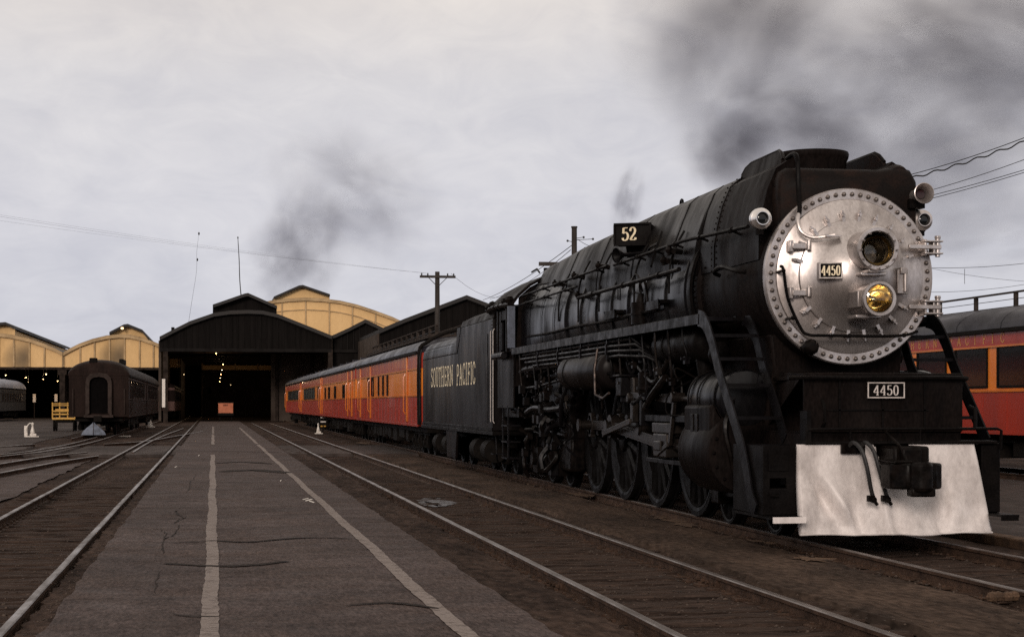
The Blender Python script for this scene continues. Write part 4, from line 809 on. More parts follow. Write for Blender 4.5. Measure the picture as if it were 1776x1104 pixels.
# ---- handrails along the boiler
def handrail(name, pts, r, st):
    b = MB(); b.tube([lp(*p) for p in pts], r, 8); k = 0
    for (a, c_) in zip(pts[:-1], pts[1:]):
        A, C_ = lp(*a), lp(*c_); n = max(1, int((C_-A).length/st))
        for i in range(n):
            p = A.lerp(C_, (i+.5)/n); inn = lp(0, p.y, CZ+.2); q = p+(inn-p).normalized()*.14; b.cyl(p, q, .018, n=6); b.ball(p, .038, 8)
            b.cyl(p-Vector((0, .06, 0)), p+Vector((0, .06, 0)), r*1.45, n=8)
    return B(name, 'black_paint', b)
handrail('handrail', [(-1.17, 20.75, 3.84), (-1.28, 23.3, 3.90), (-1.28, 27.6, 3.90)], .026, .95)
handrail('handrail', [(-1.30, 28.0, 3.92), (-1.38, 35.6, 3.88)], .024, 1.3)
handrail('handrail', [(-1.36, 23.3, 3.50), (-1.38, 29.9, 3.50)], .034, 2.0)
handrail('handrail', [(-1.42, 29.9, 3.70), (-1.47, 35.6, 3.68)], .022, 1.6)
handrail('handrail', [(1.17, 20.8, 3.84), (1.32, 23.3, 3.86), (1.32, 34.5, 3.86)], .026, 1.5)
b = MB(); b.tube([lp(-1.16, 20.85, 3.28), lp(-1.26, 20.95, 3.30), lp(-1.26, 21.6, 3.40), lp(-1.24, 22.0, 3.36), lp(-1.14, 22.05, 3.32)], .028, 8, smooth=4); B('grab_iron', 'black_paint', b)
for D in (23.4, 26.9):
    b = MB(); a_ = [lp(-.33+.075*math.cos(t), D, 4.82+.085*math.sin(t)) for t in [-.9+i*(PI+1.8)/12 for i in range(13)]]; b.tube([Vector((LX-.33, p.y+(p.x-LX+.33), p.z)) for p in a_], .020, 6); B('lifting_eye', 'black_paint', b)
# sand and steam fittings on the jacket side
for D, z, l in ((24.1, 4.12, .9), (26.2, 4.12, 1.1), (28.7, 4.2, 1.0), (30.4, 4.2, 1.1), (32.2, 4.1, .9)):
    b = MB(); b.tube([lp(-1.06, D, z), lp(-1.16, D+.05, z-.2), lp(-1.25, D+.1, z-.5), lp(-1.26, D+.12, z-l)], .017, 6, smooth=3); B('sand_pipe', 'black_paint', b)
for D, z in ((24.0, 3.80), (24.3, 3.68), (28.6, 3.94), (30.6, 3.92), (32.4, 3.90), (30.3, 3.55)):
    b = MB(); b.cyl(lp(-1.12, D, z), lp(-1.32, D, z+.03), .04, n=8); b.ball(lp(-1.32, D, z+.03), .055, 8); b.cyl(lp(-1.32, D, z-.05), lp(-1.32, D, z+.10), .022, n=6); b.cyl(lp(-1.27, D-.09, z), lp(-1.27, D+.09, z), .035, n=8); B('valve_fitting', 'grease_black', b)
b = MB(); b.cyl(lp(-1.20, 26.1, 2.86), lp(-1.20, 26.1, 3.20), .16, n=16); b.cyl(lp(-1.20, 26.1, 3.0), lp(-1.20, 26.1, 3.03), .18, n=16); b.cyl(lp(-1.20, 26.1, 3.2), lp(-1.20, 26.1, 3.34), .09, .05, n=12); b.tube([lp(-1.2, 26.1, 3.3), lp(-1.22, 26.1, 3.48), lp(-1.22, 25.8, 3.5), lp(-1.2, 25.7, 3.2)], .02, 6, smooth=4); b.tube([lp(-1.2, 26.25, 3.1), lp(-1.25, 26.5, 3.15), lp(-1.25, 26.6, 2.85)], .022, 6, smooth=4)
b.tube([lp(-1.2, 26.0, 3.36), lp(-1.27, 26.0, 3.6), lp(-1.27, 26.3, 3.62), lp(-1.26, 26.35, 3.4), lp(-1.22, 26.2, 3.35)], .012, 6, smooth=3); B('check_valve', 'grease_black', b)
for D in (24.6, 27.4):
    b = MB(); b.box(LX-1.32, LX-1.15, D, D+.75, 3.10, 3.16); b.box(LX-1.32, LX-1.28, D, D+.75, 3.02, 3.16); B('boiler_step', 'black_paint', b, bevel=.01)
b = MB(); b.bar(lp(-1.12, 25.15, 4.2), lp(-1.40, 24.7, 3.65), .05, .03, (1, 0, 0)); b.tube([lp(-1.05, 26.2, 3.95), lp(-1.2, 25.6, 4.0), lp(-1.3, 24.7, 3.98)], .02, 6, smooth=4); B('stay_rod', 'black_paint', b)
b = MB(); b.lathe([(.0, 0), (.03, 0), (.03, .35), (.11, .48), (.12, .48), (.12, .5)], lp(-1.12, 26.3, 3.98), (-.9, -.3, -.1), 12); B('whistle_horn', 'ladder_steel', b)
# lamp bracket hook below the rail
b = MB(); b.tube([lp(-1.38, 26.9, 3.46), lp(-1.38, 26.9, 3.3), lp(-1.38, 26.75, 3.28), lp(-1.38, 26.75, 3.46)], .012, 6); B('hook', 'ladder_steel', b)
# conduits that follow the jacket
for ang_, D0_, D1_, r_p in ((-8, 25.0, 35.2, .024), (41, 24.2, 35.6, .018)):
    a = math.radians(ang_); b = MB(); pts = []
    for i in range(9):
        D = D0_+(D1_-D0_)*i/8; R = 1.235+.15*max(0, (D-30.5)/5.0); pts.append(lp(-R*math.cos(a), D, CZ+R*math.sin(a)+.012*math.sin(i*1.7)))
    b.tube(pts, r_p, 6, smooth=2)
    B('conduit_pipe', 'black_paint', b)
for k in range(18):                                            # hangers, drip pipes and small valves below the running board
    D = 22.6+k*.74; l = (.35, .7, .5, .95)[k % 4]; b = MB(); b.tube([lp(-1.50, D, 2.66), lp(-1.50, D+.01, 2.5), lp(-1.46, D+.06*(k % 3-1), 2.5-l*.6), lp(-1.42, D+.05, 2.5-l)], (.013, .02, .016)[k % 3], 6, smooth=3)
    p = lp(-1.44, D+.03, 2.5-l*.8); b.box(p.x-.035, p.x+.035, p.y-.05, p.y+.05, p.z-.05, p.z+.05); b.cyl(p+Vector((-.08, 0, .02)), p+Vector((.06, 0, .02)), .022, n=6); B('drip_pipe', ('ladder_steel', 'grease_black', 'rod_steel')[k % 3], b)
# ---- running boards
for s_ in (-1, 1):
    x0, x1 = sorted((s_*1.08, s_*1.56)); b = MB(); b.box(LX+x0, LX+x1, 21.60, 35.75, 2.70, 2.755); xe = s_*1.56; b.box(LX+min(xe, xe+s_*.02), LX+max(xe, xe+s_*.02), 21.58, 35.75, 2.655, 2.79); B('running_board', 'ladder_steel', b, bevel=.006)
b = MB(); b.box(LX-1.1, LX+1.1, 21.5, 21.6, 2.70, 2.76); B('front_platform', 'black_paint', b)
# ---- front ladders: plate stringers that curve at the head, five treads
lad = [(21.62, 2.785), (21.42, 2.77), (21.20, 2.66), (21.02, 2.45), (20.55, 1.78), (19.98, .98), (19.55, .68), (19.10, .33)]
def strg(x0, x1, l, w, nm, mt, upto=None):
    q = crom([Vector((0, y, z)) for y, z in l], 5); b = MB(); sec = []
    for i, p in enumerate(q):
        d = (q[min(i+1, len(q)-1)]-q[max(i-1, 0)]).normalized(); nn = Vector((0, -d.z, d.y)); a_, c_ = p-nn*w/2, p+nn*w/2
        sec.append([(LX+x0, a_.y, a_.z), (LX+x1, a_.y, a_.z), (LX+x1, c_.y, c_.z), (LX+x0, c_.y, c_.z)])
    b.loft(sec); return B(nm, mt, b, ang=30)
lad_o = [(21.62, 2.74), (21.35, 2.68), (21.05, 2.45), (20.72, 2.06), (20.2, 1.55), (19.80, 1.15), (19.58, .85), (19.45, .58), (19.25, .39)]
lad_i = [(21.60, 2.74), (21.35, 2.70), (21.02, 2.45), (20.72, 2.06), (20.2, 1.55), (19.9, 1.2)]
for s_ in (-1, 1):
    strg(*sorted((s_*1.57, s_*1.55)), lad_o if s_ < 0 else lad_o[:6], .21, 'ladder_stringer', 'ladder_steel'); strg(*sorted((s_*.99, s_*.97)), lad_i, .20, 'ladder_stringer', 'ladder_steel')
    for y, z in ((21.12, 2.50), (20.88, 2.20), (20.55, 1.87), (20.14, 1.47), (19.85, 1.14)):
        b = MB(); x0, x1 = sorted((s_*.97, s_*1.555)); b.box(LX+x0, LX+x1, y-.10, y+.10, z-.008, z+.008); b.box(LX+x0, LX+x1, y-.11, y-.10, z-.03, z+.012); B('ladder_tread', 'ladder_steel', b)
# ---- pilot deck, front plates, cross rails
b = MB(); b.box(LX-.98, LX+.98, 19.22, 19.27, 1.30, 1.99); b.box(LX-.90, LX+.90, 19.27, 20.6, 1.91, 1.96); b.box(LX-.98, LX+.98, 19.27, 21.3, .65, 1.30); B('pilot_deck', 'smokebox_black', b, bevel=.012)
b = MB(); b.add([lp(-.97, 19.275, 1.98), lp(.97, 19.275, 1.98), lp(.80, 20.6, 2.03), lp(-.80, 20.6, 2.03), lp(-.9, 20.9, 1.3), lp(.9, 20.9, 1.3)], [(0, 1, 2, 3), (0, 3, 4), (1, 5, 2)]); B('slope_plate', 'smokebox_black', b)
for dx in (-.02, -.55, .5): b = MB(); b.box(LX+dx-.012, LX+dx+.012, 19.205, 19.219, 1.32, 1.95); B('plate_seam', 'black_paint', b)
b = MB(); b.box(LX-.7, LX+.55, 19.205, 19.219, 1.548, 1.566); B('plate_seam', 'black_paint', b)
b = MB(); b.tube([lp(-1.20, 19.14, 1.93), lp(-.9, 19.13, 1.935), lp(.9, 19.13, 1.935), lp(1.0, 19.16, 1.93), lp(1.5, 20.68, 1.86)], .026, 8)
for dx in (-.85, 0, .85): b.cyl(lp(dx, 19.24, 1.93), lp(dx, 19.13, 1.93), .02, n=6)
B('deck_handrail', 'black_paint', b)
b = MB(); b.tube([lp(-1.02, 19.02, 1.18), lp(-1.02, 19.0, 1.33), lp(-.95, 18.99, 1.34), lp(1.30, 18.99, 1.34), lp(1.36, 19.0, 1.32), lp(1.36, 19.02, 1.1)], .018, 8)
for dx in (-.5, .35): b.cyl(lp(dx, 19.0, 1.18), lp(dx, 18.99, 1.34), .015, n=6)
B('coupler_lift_rod', 'black_paint', b)
b = MB(); b.box(LX-1.02, LX-.97, 19.0, 19.25, 1.2, 1.55); B('deck_bracket', 'black_paint', b); b = MB(); b.tube([lp(-.78, 19.18, 1.68), lp(-.78, 19.1, 1.62), lp(-.77, 19.1, 1.42), lp(-.78, 19.16, 1.36)], .02, 6); B('grab_iron', 'black_paint', b); b = MB(); b.tube([lp(1.05, 19.2, 1.6), lp(1.08, 19.1, 1.57), lp(1.08, 19.1, 1.35)], .025, 6); B('grab_iron', 'black_paint', b)
b = MB(); b.box(LX-1.05, LX+1.30, 18.97, 19.24, 1.165, 1.20); B('buffer_beam', 'black_paint', b, bevel=.006)
# side boxes below the ladders, with the hand slot
for s_ in (-1, 1):
    b = MB(); x0, x1 = sorted((s_*1.135, s_*1.53))
    if s_ < 0:
        for a_, c_, z0, z1 in ((x0, x1, .36, .66), (x0, x0+.08, .66, .78), (x0+.28, x1, .66, .78), (x0, x1, .78, 1.15)): b.box(LX+a_, LX+c_, 19.05, 19.09, z0, z1)
        b.box(LX+x0, LX+x0+.03, 19.09, 20.2, .36, 1.15); b.box(LX+x0+.03, LX+x1, 19.6, 19.65, .36, 1.1); b.box(LX+x0+.06, LX+x0+.30, 19.03, 19.05, .86, 1.10)
        b.tube([lp(-1.45, 19.02, .60), lp(-1.46, 18.98, .58), lp(-1.37, 18.98, .575), lp(-1.36, 19.02, .60)], .012, 6)
    else: b.box(LX+x0, LX+1.37, 19.05, 19.15, .36, 1.17); b.box(LX+1.34, LX+1.37, 19.15, 20.2, .36, 1.15)
    B('cylinder_fairing', 'black_paint', b, bevel=.01)
    b = MB(); e_ = 1.58 if s_ < 0 else 1.40; b.box(LX+min(s_*1.17, s_*e_), LX+max(s_*1.17, s_*e_), 18.62, 20.0, .33, .355); st = B('step_board', 'black_paint', b)
    b = MB(); b.box(LX+min(s_*1.17, s_*(e_-.02)), LX+max(s_*1.17, s_*(e_-.02)), 18.59, 18.619, .29, .36); B('step_edge', 'apron_paint' if s_ < 0 else 'black_paint', b, parent=st, bevel=.004)
# ---- white apron: dented sheet with the coupler cut-out and a rolled hem
nu, nv = 90, 36; P = []; keep = {}
def dent(u, v):
    d = .034*math.sin(u*9+2.2*v+.5)*(v**1.3)+.014*math.sin(u*23-6*v)*v+.010*math.sin(u*31+9*v+1)*v
    d += .055*math.exp(-((u-.415-.03*v)/.03)**2)*v*1.1-.045*math.exp(-((u-.27-.10*(v-.5))/.035)**2)*(v > .25)*(v-.25)*1.6
    d += .05*math.exp(-((u-.55)/.05)**2)*max(0, v-.45)-.04*math.exp(-((u-.71)/.02)**2)*max(0, v-.5)
    d += -.07*math.exp(-((u-.10-.22*(v-.45))/.035)**2-((v-.60)/.25)**2)+.05*math.exp(-((u-.17-.22*(v-.45))/.03)**2-((v-.68)/.22)**2)
    d += -.05*math.exp(-((u-.83+.10*v)/.03)**2-((v-.7)/.3)**2)
    return d
for j in range(nv+1):
    v = j/nv
    for i in range(nu+1):
        u = i/nu; hw_l = 1.12+.04*v; hw_r = 1.02+.19*v; x = -hw_l+(hw_l+hw_r)*u; y = 19.0-.13*v-.10*v*v*math.sin(PI*u)**.5; z = 1.165-1.03*v
        if v > .93: y -= .012
        P.append(lp(x, y-1.7*dent(u, v), z+.008*math.sin(u*17)*v))
F = []
for j in range(nv):
    for i in range(nu):
        u, v = (i+.5)/nu, (j+.5)/nv; lo_ = .425+.045*min(1, v/.42)
        if v < .50 and lo_ < u < .62 and not (v > .47 and u > .58): continue
        if v < .06 and .28 < u < .36: continue
        a_ = j*(nu+1)+i; F.append((a_, a_+1, a_+nu+2, a_+nu+1))
b = MB(); b.add(P, F)
ap = B('pilot_apron', 'apron_paint', b, ang=180); so = ap.modifiers.new('thick', 'SOLIDIFY'); so.thickness = .008
b = MB(); q = []                                              # flap folded back along the left side
for j in range(13):
    v = j/12; f0 = P[int(v*nv)*(nu+1)]; q.append([Vector(f0)+Vector((.002, .004, 0)), lp(-1.115-.015*math.sin(PI*v), 19.08-.08*v, f0.z), lp(-1.08, 19.16-.10*v, f0.z)])
b.loft(q, cap=False, closed=False); fl = B('apron_flap', 'apron_paint', b, ang=180); so = fl.modifiers.new('thick', 'SOLIDIFY'); so.thickness = .008
b = MB(); q = []
for i in range(41):
    u = i/40; p = Vector(P[nv*(nu+1)+int(u*nu)]); q.append(p+Vector((0, -.004, .006)))
b.tube(q, .013, 6); B('apron_hem', 'apron_paint', b)
# ---- coupler
b = MB(); b.box(LX-.15, LX+.28, 18.55, 19.1, .80, 1.15); B('coupler_pocket', 'grease_black', b, bevel=.03)
b = MB(); o_ = [(-.29, 18.62), (-.30, 18.30), (-.16, 18.14), (.16, 18.12), (.28, 18.22), (.30, 18.55), (.16, 18.72)]
b.prism(o_, lambda x, y: lp(x, y, .68), lambda x, y: lp(x, y, .97)); cp = B('coupler', 'grease_black', b, bevel=.025)
b = MB(); b.lathe([(0, -.17), (.10, -.165), (.13, -.14), (.13, .14), (.10, .165), (0, .17)], lp(.0, 18.14, .82), (0, 0, 1), 20); b.box(LX-.13, LX+.15, 18.08, 18.25, .60, .70); B('knuckle', 'grease_black', b, parent=cp, bevel=.02)
b = MB(); b.box(LX-.28, LX-.08, 18.2, 18.7, .97, 1.0); b.box(LX-.08, LX+.14, 18.45, 18.7, .96, 1.12); b.tube([lp(-.06, 18.4, .98), lp(-.08, 18.55, 1.15), lp(-.14, 18.8, 1.3), lp(-.05, 18.98, 1.33)], .02, 6, smooth=4); B('lift_lever', 'grease_black', b, parent=cp, bevel=.01)
for i, dx in enumerate((-.47, -.33)):
    b = MB(); b.tube([lp(dx-.08, 18.95, 1.12), lp(dx-.06, 18.82, 1.19), lp(dx, 18.72, 1.10), lp(dx+.05, 18.68, .9), lp(dx+.10+.02*i, 18.70, .68), lp(dx+.14+.03*i, 18.72, .56)], .024, 10, smooth=6); hs_ = B('air_hose', 'hose_rubber', b)
    e = lp(dx+.14+.03*i, 18.72, .54); b = MB(); b.ball(e, .045, 10, (1, 1, .9)); b.box(e.x-.07, e.x+.01, e.y-.03, e.y+.03, e.z-.02, e.z+.05); b.cyl(e, e+Vector((.05, 0, -.06)), .02, n=8); B('gladhand', 'grease_black', b, parent=hs_)
    b = MB(); b.cyl(lp(dx-.10, 19.05, 1.14), lp(dx-.08, 18.90, 1.13), .045, n=10); b.box(LX+dx-.16, LX+dx-.02, 18.92, 18.97, 1.06, 1.18); B('hose_valve', 'grease_black', b, parent=hs_)
# ---- cylinders
for s_ in (-1, 1):
    b = MB(); b.lathe([(0, 0), (.30, 0), (.52, .03), (.54, .08), (.54, 1.42), (.52, 1.47), (.3, 1.5), (0, 1.5)], lp(s_*1.12, 20.85, 1.02), (0, 1, 0), 40); B('cylinder', 'smokebox_black', b)
    b = MB(); b.lathe([(0, -.03), (.2, -.03), (.34, 0), (.36, .05), (.36, 1.40), (.34, 1.45), (.2, 1.48), (0, 1.48)], lp(s_*1.16, 20.85, 1.70), (0, 1, 0), 36); B('valve_chest', 'boiler_jacket', b)
    b = MB(); x0, x1 = sorted((s_*.9, s_*1.585)); b.box(LX+x0, LX+x1, 21.0, 22.25, 1.05, 1.62); B('cylinder_saddle', 'smokebox_black', b, bevel=.05)
    for D in (21.0, 21.75, 22.18): b = MB(); b.lathe([(.37, 0), (.385, 0), (.385, .05), (.37, .05)], lp(s_*1.16, D, 1.70), (0, 1, 0), 36); B('chest_band', 'black_paint', b)
    b = MB()
    for D in (21.55, 21.75): b.box(LX+min(s_*1.586, s_*1.60), LX+max(s_*1.586, s_*1.60), D, D+.13, 1.20, 1.50)
    B('cylinder_panel', 'grease_black', b, bevel=.01)
    b = MB()
    for i in range(16): a = 2*PI*i/16; b.ball(lp(s_*1.12+.46*math.sin(a), 20.85, 1.02+.46*math.cos(a)), .025, 6)
    tag(B('head_bolt', 'black_paint', b), kind='stuff')
    b = MB(); b.lathe([(0, .17), (.09, .16), (.14, .06), (.15, -.02), (.12, -.10), (.07, -.15), (.07, -.3)], lp(s_*1.2, 21.9, 2.28), (0, 0, 1), 18); B('relief_valve', 'black_paint', b); b = MB(); b.lathe([(0, .2), (.03, .15), (.11, .05), (.12, -.03), (.08, -.3)], lp(s_*1.2, 22.6, 2.28), (0, 0, 1), 16); B('relief_valve', 'black_paint', b)
    b = MB(); b.tube([lp(s_*1.3, 20.8, .6), lp(s_*1.4, 20.75, 1.0), lp(s_*1.45, 20.78, 1.4), lp(s_*1.2, 20.9, 1.9)], .03, 6, smooth=4); B('drain_pipe', 'grease_black', b)
    b = MB(); b.tank(lp(s_*1.2, 22.3, 2.45), lp(s_*1.2, 24.5, 2.45), .25); b.lathe([(.255, 0), (.262, 0), (.262, .05), (.255, .05)], lp(s_*1.2, 23.9, 2.45), (0, 1, 0), 24); B('small_reservoir', 'black_paint', b)
    b = MB(); b.tank(lp(s_*1.34, 27.2, 2.18), lp(s_*1.34, 30.5, 2.18), .31, 28, .35); rs = B('air_reservoir', 'tender_black', b)
    for D in (27.5, 30.0): b = MB(); b.lathe([(.30, 0), (.32, 0), (.32, .06), (.30, .06)], lp(s_*1.34, D, 2.18), (0, 1, 0), 28); B('strap', 'black_paint', b, parent=rs)
# copper-coloured pipe loop at the reservoir's end, pipes under the running board
b = MB(); b.tube([lp(-1.60, 27.4, 2.52), lp(-1.66, 27.35, 2.2), lp(-1.66, 27.3, 1.78), lp(-1.62, 26.9, 1.72), lp(-1.62, 26.5, 1.80)], .022, 8); B('steam_pipe', 'copper_pipe', b)
for i, (z, dx, e) in enumerate(((2.62, -1.50, 34.8), (2.54, -1.52, 34.9), (2.46, -1.52, 34.4), (2.38, -1.50, 33.6))):
    b = MB(); b.tube([lp(dx, e, z), lp(dx, 30, z-.005), lp(dx, 27.0-i*.25, z), lp(dx+.02, 25.5-.3*i, z-.02*i), lp(dx+.12, 25.2-.3*i, z-.15), lp(dx+.15, 25.1-.3*i, z-.5)], .027, 8)
    for D in (27, 29, 31, 33): b.box(LX+dx-.04, LX+dx+.04, D, D+.05, z-.045, z+.045)
    B('steam_pipe', 'ladder_steel', b)
b = MB(); b.loft([[lp(x*k, 20.75, z), lp(x*k, 23.1, z), lp(-x*k, 23.1, z), lp(-x*k, 20.75, z)] for x, k, z in ((.98, 1, 1.2), (.90, 1, 1.75), (.84, 1, 2.05), (.88, 1, 2.5))]); B('smokebox_saddle', 'smokebox_black', b, bevel=.03)
# ---- frame and running gear
b = MB(); b.box(LX-.62, LX-.5, 20.8, 36.5, .85, 1.65); b.box(LX+.5, LX+.62, 20.8, 36.5, .85, 1.65); b.box(LX-1.0, LX+1.0, 25, 35, 1.9, 2.3); B('main_frame', 'grease_black', b)
b = MB(); b.box(LX-1.1, LX+1.1, 31.9, 35.4, 1.15, 2.6); B('firebox_casing', 'grease_black', b, bevel=.1)
WX = -.7525
def wheel(r, D, dx, spokes, name, hub=.16, crank=None, ang0=0.0, cw=True):
    s_ = -1 if dx < 0 else 1; c = lp(dx, D, r+.001); ax = Vector((s_, 0, 0))
    b = MB(); b.lathe([(r*.80, -.05), (r*.88, .065), (r*.93, .075), (r*.935, .07), (r-.004, .07), (r, .06), (r, -.05), (r+.03, -.065), (r+.03, -.09), (r*.8, -.09), (r*.80, -.05)], c, ax, 56); w = B(name, 'wheel_iron', b)
    b = MB(); b.lathe([(0, .13), (hub*.7, .13), (hub, .11), (hub*1.15, .04), (hub*1.2, -.05)], c, ax, 24); B('hub', 'wheel_iron', b, parent=w)
    sp = MB(); sp.add([(.03, -.052, hub), (.03, .052, hub), (-.05, .052, hub), (-.05, -.052, hub), (.045, -.075, r*.85), (.045, .075, r*.85), (-.05, .075, r*.85), (-.05, -.075, r*.85), (.075, 0, hub), (.062, 0, r*.85)], [(0, 8, 9, 4), (8, 1, 5, 9), (1, 2, 6, 5), (2, 3, 7, 6), (3, 0, 4, 7)]); me = sp.mesh('spoke', 'wheel_iron', ang=50)
    for i in range(spokes):
        o = bpy.data.objects.new('spoke', me); COL.objects.link(o); o.parent = w; o.location = c-loco.location; o.rotation_euler = (2*PI*(i+.3)/spokes, 0, 0 if s_ > 0 else 0)
        if s_ < 0: o.scale = (-1, 1, 1)
    if cw:
        b = MB(); aa = ang0+PI; q = [(r*.80*math.sin(aa+t), r*.80*math.cos(aa+t)) for t in [-.62+i*1.24/10 for i in range(11)]]+[(r*.52*math.sin(aa+t), r*.52*math.cos(aa+t)) for t in [.5-i*1.0/6 for i in range(7)]]
        b.prism(q, lambda y, z: c+Vector((s_*.09, y, z)), lambda y, z: c+Vector((-s_*.06, y, z))); B('counterweight', 'wheel_iron', b, parent=w)
    return w, c
DR = 1.016; CR = .406; CA = math.radians(-55); drv = []
for D in (24.32, 26.58, 28.80, 31.02):
    for s_ in (-1, 1):
        w, c = wheel(DR, D, s_*.7525, 15, 'driving_wheel', .19, True, CA)
        if s_ < 0: drv.append((w, c))
pins = []
for w, c in drv:
    p = c+Vector((-.15, CR*math.sin(CA), CR*math.cos(CA))); pins.append(p); b = MB(); b.cyl(p+Vector((.12, 0, 0)), p-Vector((.30, 0, 0)), .085, n=20); b.cyl(p-Vector((.29, 0, 0)), p-Vector((.33, 0, 0)), .11, n=20); b.lathe([(.2, 0), (.2, .09), (.0, .09)], c+Vector((-.02, CR*math.sin(CA), CR*math.cos(CA))), (-1, 0, 0), 24); B('crank_pin', 'rod_steel', b, parent=w)
for a_, c_ in zip(pins[:-1], pins[1:]):
    b = MB(); A, C_ = a_+Vector((-.06, 0, 0)), c_+Vector((-.06, 0, 0)); d = (C_-A).normalized(); b.obox((A+C_)/2, (C_-A)/2-d*.12, (.035, 0, 0), (0, 0, .085)); b.obox((A+C_)/2-Vector((.038, 0, 0)), (C_-A)/2-d*.25, (.006, 0, 0), (0, 0, .05)); B('side_rod', 'rod_steel', b, bevel=.008)
for p in pins: b = MB(); b.lathe([(.09, -.05), (.185, -.05), (.19, -.03), (.19, .03), (.185, .05), (.09, .05)], p+Vector((-.06, 0, 0)), (-1, 0, 0), 24); b.box(p.x-.11, p.x-.02, p.y-.09, p.y+.09, p.z-.22, p.z+.22); B('rod_bearing', 'rod_steel', b, bevel=.012)
mp_ = pins[2]+Vector((-.18, 0, 0)); xh = lp(-1.22, 24.35, 1.02)
b = MB(); d = (mp_-xh); b.obox((mp_+xh)/2, d/2, (.035, 0, 0), (0, 0, .085)); b.obox((mp_+xh)/2-Vector((.038, 0, 0)), d*.44, (.006, 0, 0), (0, 0, .05)); b.cyl(mp_+Vector((.07, 0, 0)), mp_-Vector((.08, 0, 0)), .2, n=24); B('main_rod', 'rod_steel', b, bevel=.008)
b = MB(); b.box(LX-1.36, LX-1.10, 24.0, 24.75, .86, 1.20); b.box(LX-1.34, LX-1.12, 23.85, 24.9, 1.20, 1.36); b.box(LX-1.4, LX-1.36, 24.2, 24.6, .95, 1.1); b.cyl(lp(-1.22, 22.4, 1.02), lp(-1.22, 24.2, 1.02), .06, n=14); B('crosshead', 'rod_steel', b, bevel=.02)
b = MB(); b.box(LX-1.32, LX-1.12, 22.35, 25.6, 1.37, 1.47); b.box(LX-1.30, LX-1.14, 22.35, 25.4, .76, .83); b.box(LX-1.36, LX-.6, 25.45, 25.58, 1.3, 1.9); B('guide_bars', 'ladder_steel', b, bevel=.01)
lk = lp(-1.33, 26.0, 1.72)                                     # valve gear
b = MB(); b.box(lk.x-.05, lk.x+.05, lk.y-.10, lk.y+.10, lk.z-.38, lk.z+.32); b.cyl(lk-Vector((.12, 0, 0)), lk+Vector((.2, 0, 0)), .08, n=14); B('expansion_link', 'rod_steel', b, bevel=.02)
b = MB(); b.bar(lk+Vector((-.04, 0, .05)), lp(-1.33, 23.6, 1.68), .05, .10, (0, 0, 1)); b.bar(lp(-1.33, 23.6, 1.80), lp(-1.33, 23.9, 1.05), .05, .09, (0, 1, 0)); b.bar(lp(-1.36, 23.9, 1.05), lp(-1.36, 24.5, .90), .04, .07); b.cyl(lp(-1.2, 22.3, 1.70), lp(-1.25, 23.5, 1.70), .045, n=12); b.cyl(lp(-1.4, 23.6, 1.72), lp(-1.2, 23.6, 1.72), .07, n=12); B('combination_lever', 'rod_steel', b, bevel=.008)
b = MB(); b.bar(lk+Vector((-.06, .02, -.36)), pins[2]+Vector((-.30, .25, -.12)), .04, .09); b.bar(pins[2]+Vector((-.27, 0, 0)), pins[2]+Vector((-.30, .27, -.14)), .05, .12); B('eccentric_rod', 'rod_steel', b, bevel=.008)
b = MB(); b.tube([lp(-1.3, 26.0, 2.25), lp(-1.35, 24.8, 1.95), lp(-1.38, 24.2, 2.05), lp(-1.35, 23.9, 2.25)], .045, 8, smooth=4); b.tube([lp(-1.4, 24.9, 1.6), lp(-1.45, 24.5, 1.72), lp(-1.42, 23.8, 2.0)], .06, 8, smooth=4); b.ball(lp(-1.4, 24.9, 1.58), .09, 10); B('reach_rod', 'grease_black', b)
# lubricators, pump and other fittings hung under the board
b = MB(); rnd = random.Random(3)
b.box(LX-1.5, LX-1.2, 26.2, 26.55, 1.75, 2.05); b.box(LX-1.54, LX-1.16, 26.15, 26.6, 2.05, 2.09); b.cyl(lp(-1.36, 26.4, 1.65), lp(-1.36, 26.4, 1.75), .10, n=12); B('lubricator', 'ladder_steel', b, bevel=.015)
b = MB(); b.lathe([(0, 0), (.15, 0), (.17, .05), (.17, .35), (.10, .38), (.10, .48), (.17, .5), (.17, .8), (.15, .85), (0, .85)], lp(-1.25, 25.4, 1.75), (0, 0, 1), 20); b.lathe([(.17, .1), (.2, .1), (.2, .14), (.17, .14)], lp(-1.25, 25.4, 1.75), (0, 0, 1), 20); B('air_pump', 'grease_black', b)
for k in range(26):
    D = 23.2+rnd.random()*4.5; z = 1.75+rnd.random()*.85; b = MB(); dx = -1.05-rnd.random()*.4; pts = [lp(dx, D, z)]
    for j in range(3): q = pts[-1]; pts.append(Vector((LX-1.05-rnd.random()*.42, q.y+rnd.uniform(-.35, .35), q.z+rnd.uniform(-.3, .25))))
    b.tube(pts, rnd.choice((.014, .02, .03)), 6, smooth=4); b.ball(pts[-1], .045, 8); B('oil_pipe', rnd.choice(('grease_black', 'ladder_steel', 'black_paint')), b)
for k in range(34):
    D = 31.2+rnd.random()*4.6; z = .9+rnd.random()*1.5; b = MB(); pts = [lp(-1.15-rnd.random()*.3, D, z)]; v = rnd.random() < .4
    for j in range(3): q = pts[-1]; pts.append(Vector((LX-1.15-rnd.random()*.35, q.y+(rnd.uniform(-.12, .12) if v else rnd.uniform(-.5, .7)), q.z+(rnd.uniform(-.35, -.1) if v else rnd.uniform(-.12, .12)))))
    b.tube(pts, rnd.choice((.016, .022, .035, .05)), 6, smooth=4)
    if rnd.random() < .5: b.box(pts[1].x-.06, pts[1].x+.05, pts[1].y-.1, pts[1].y+.1, pts[1].z-.08, pts[1].z+.08)
    B('oil_pipe', rnd.choice(('grease_black', 'ladder_steel', 'black_paint')), b)
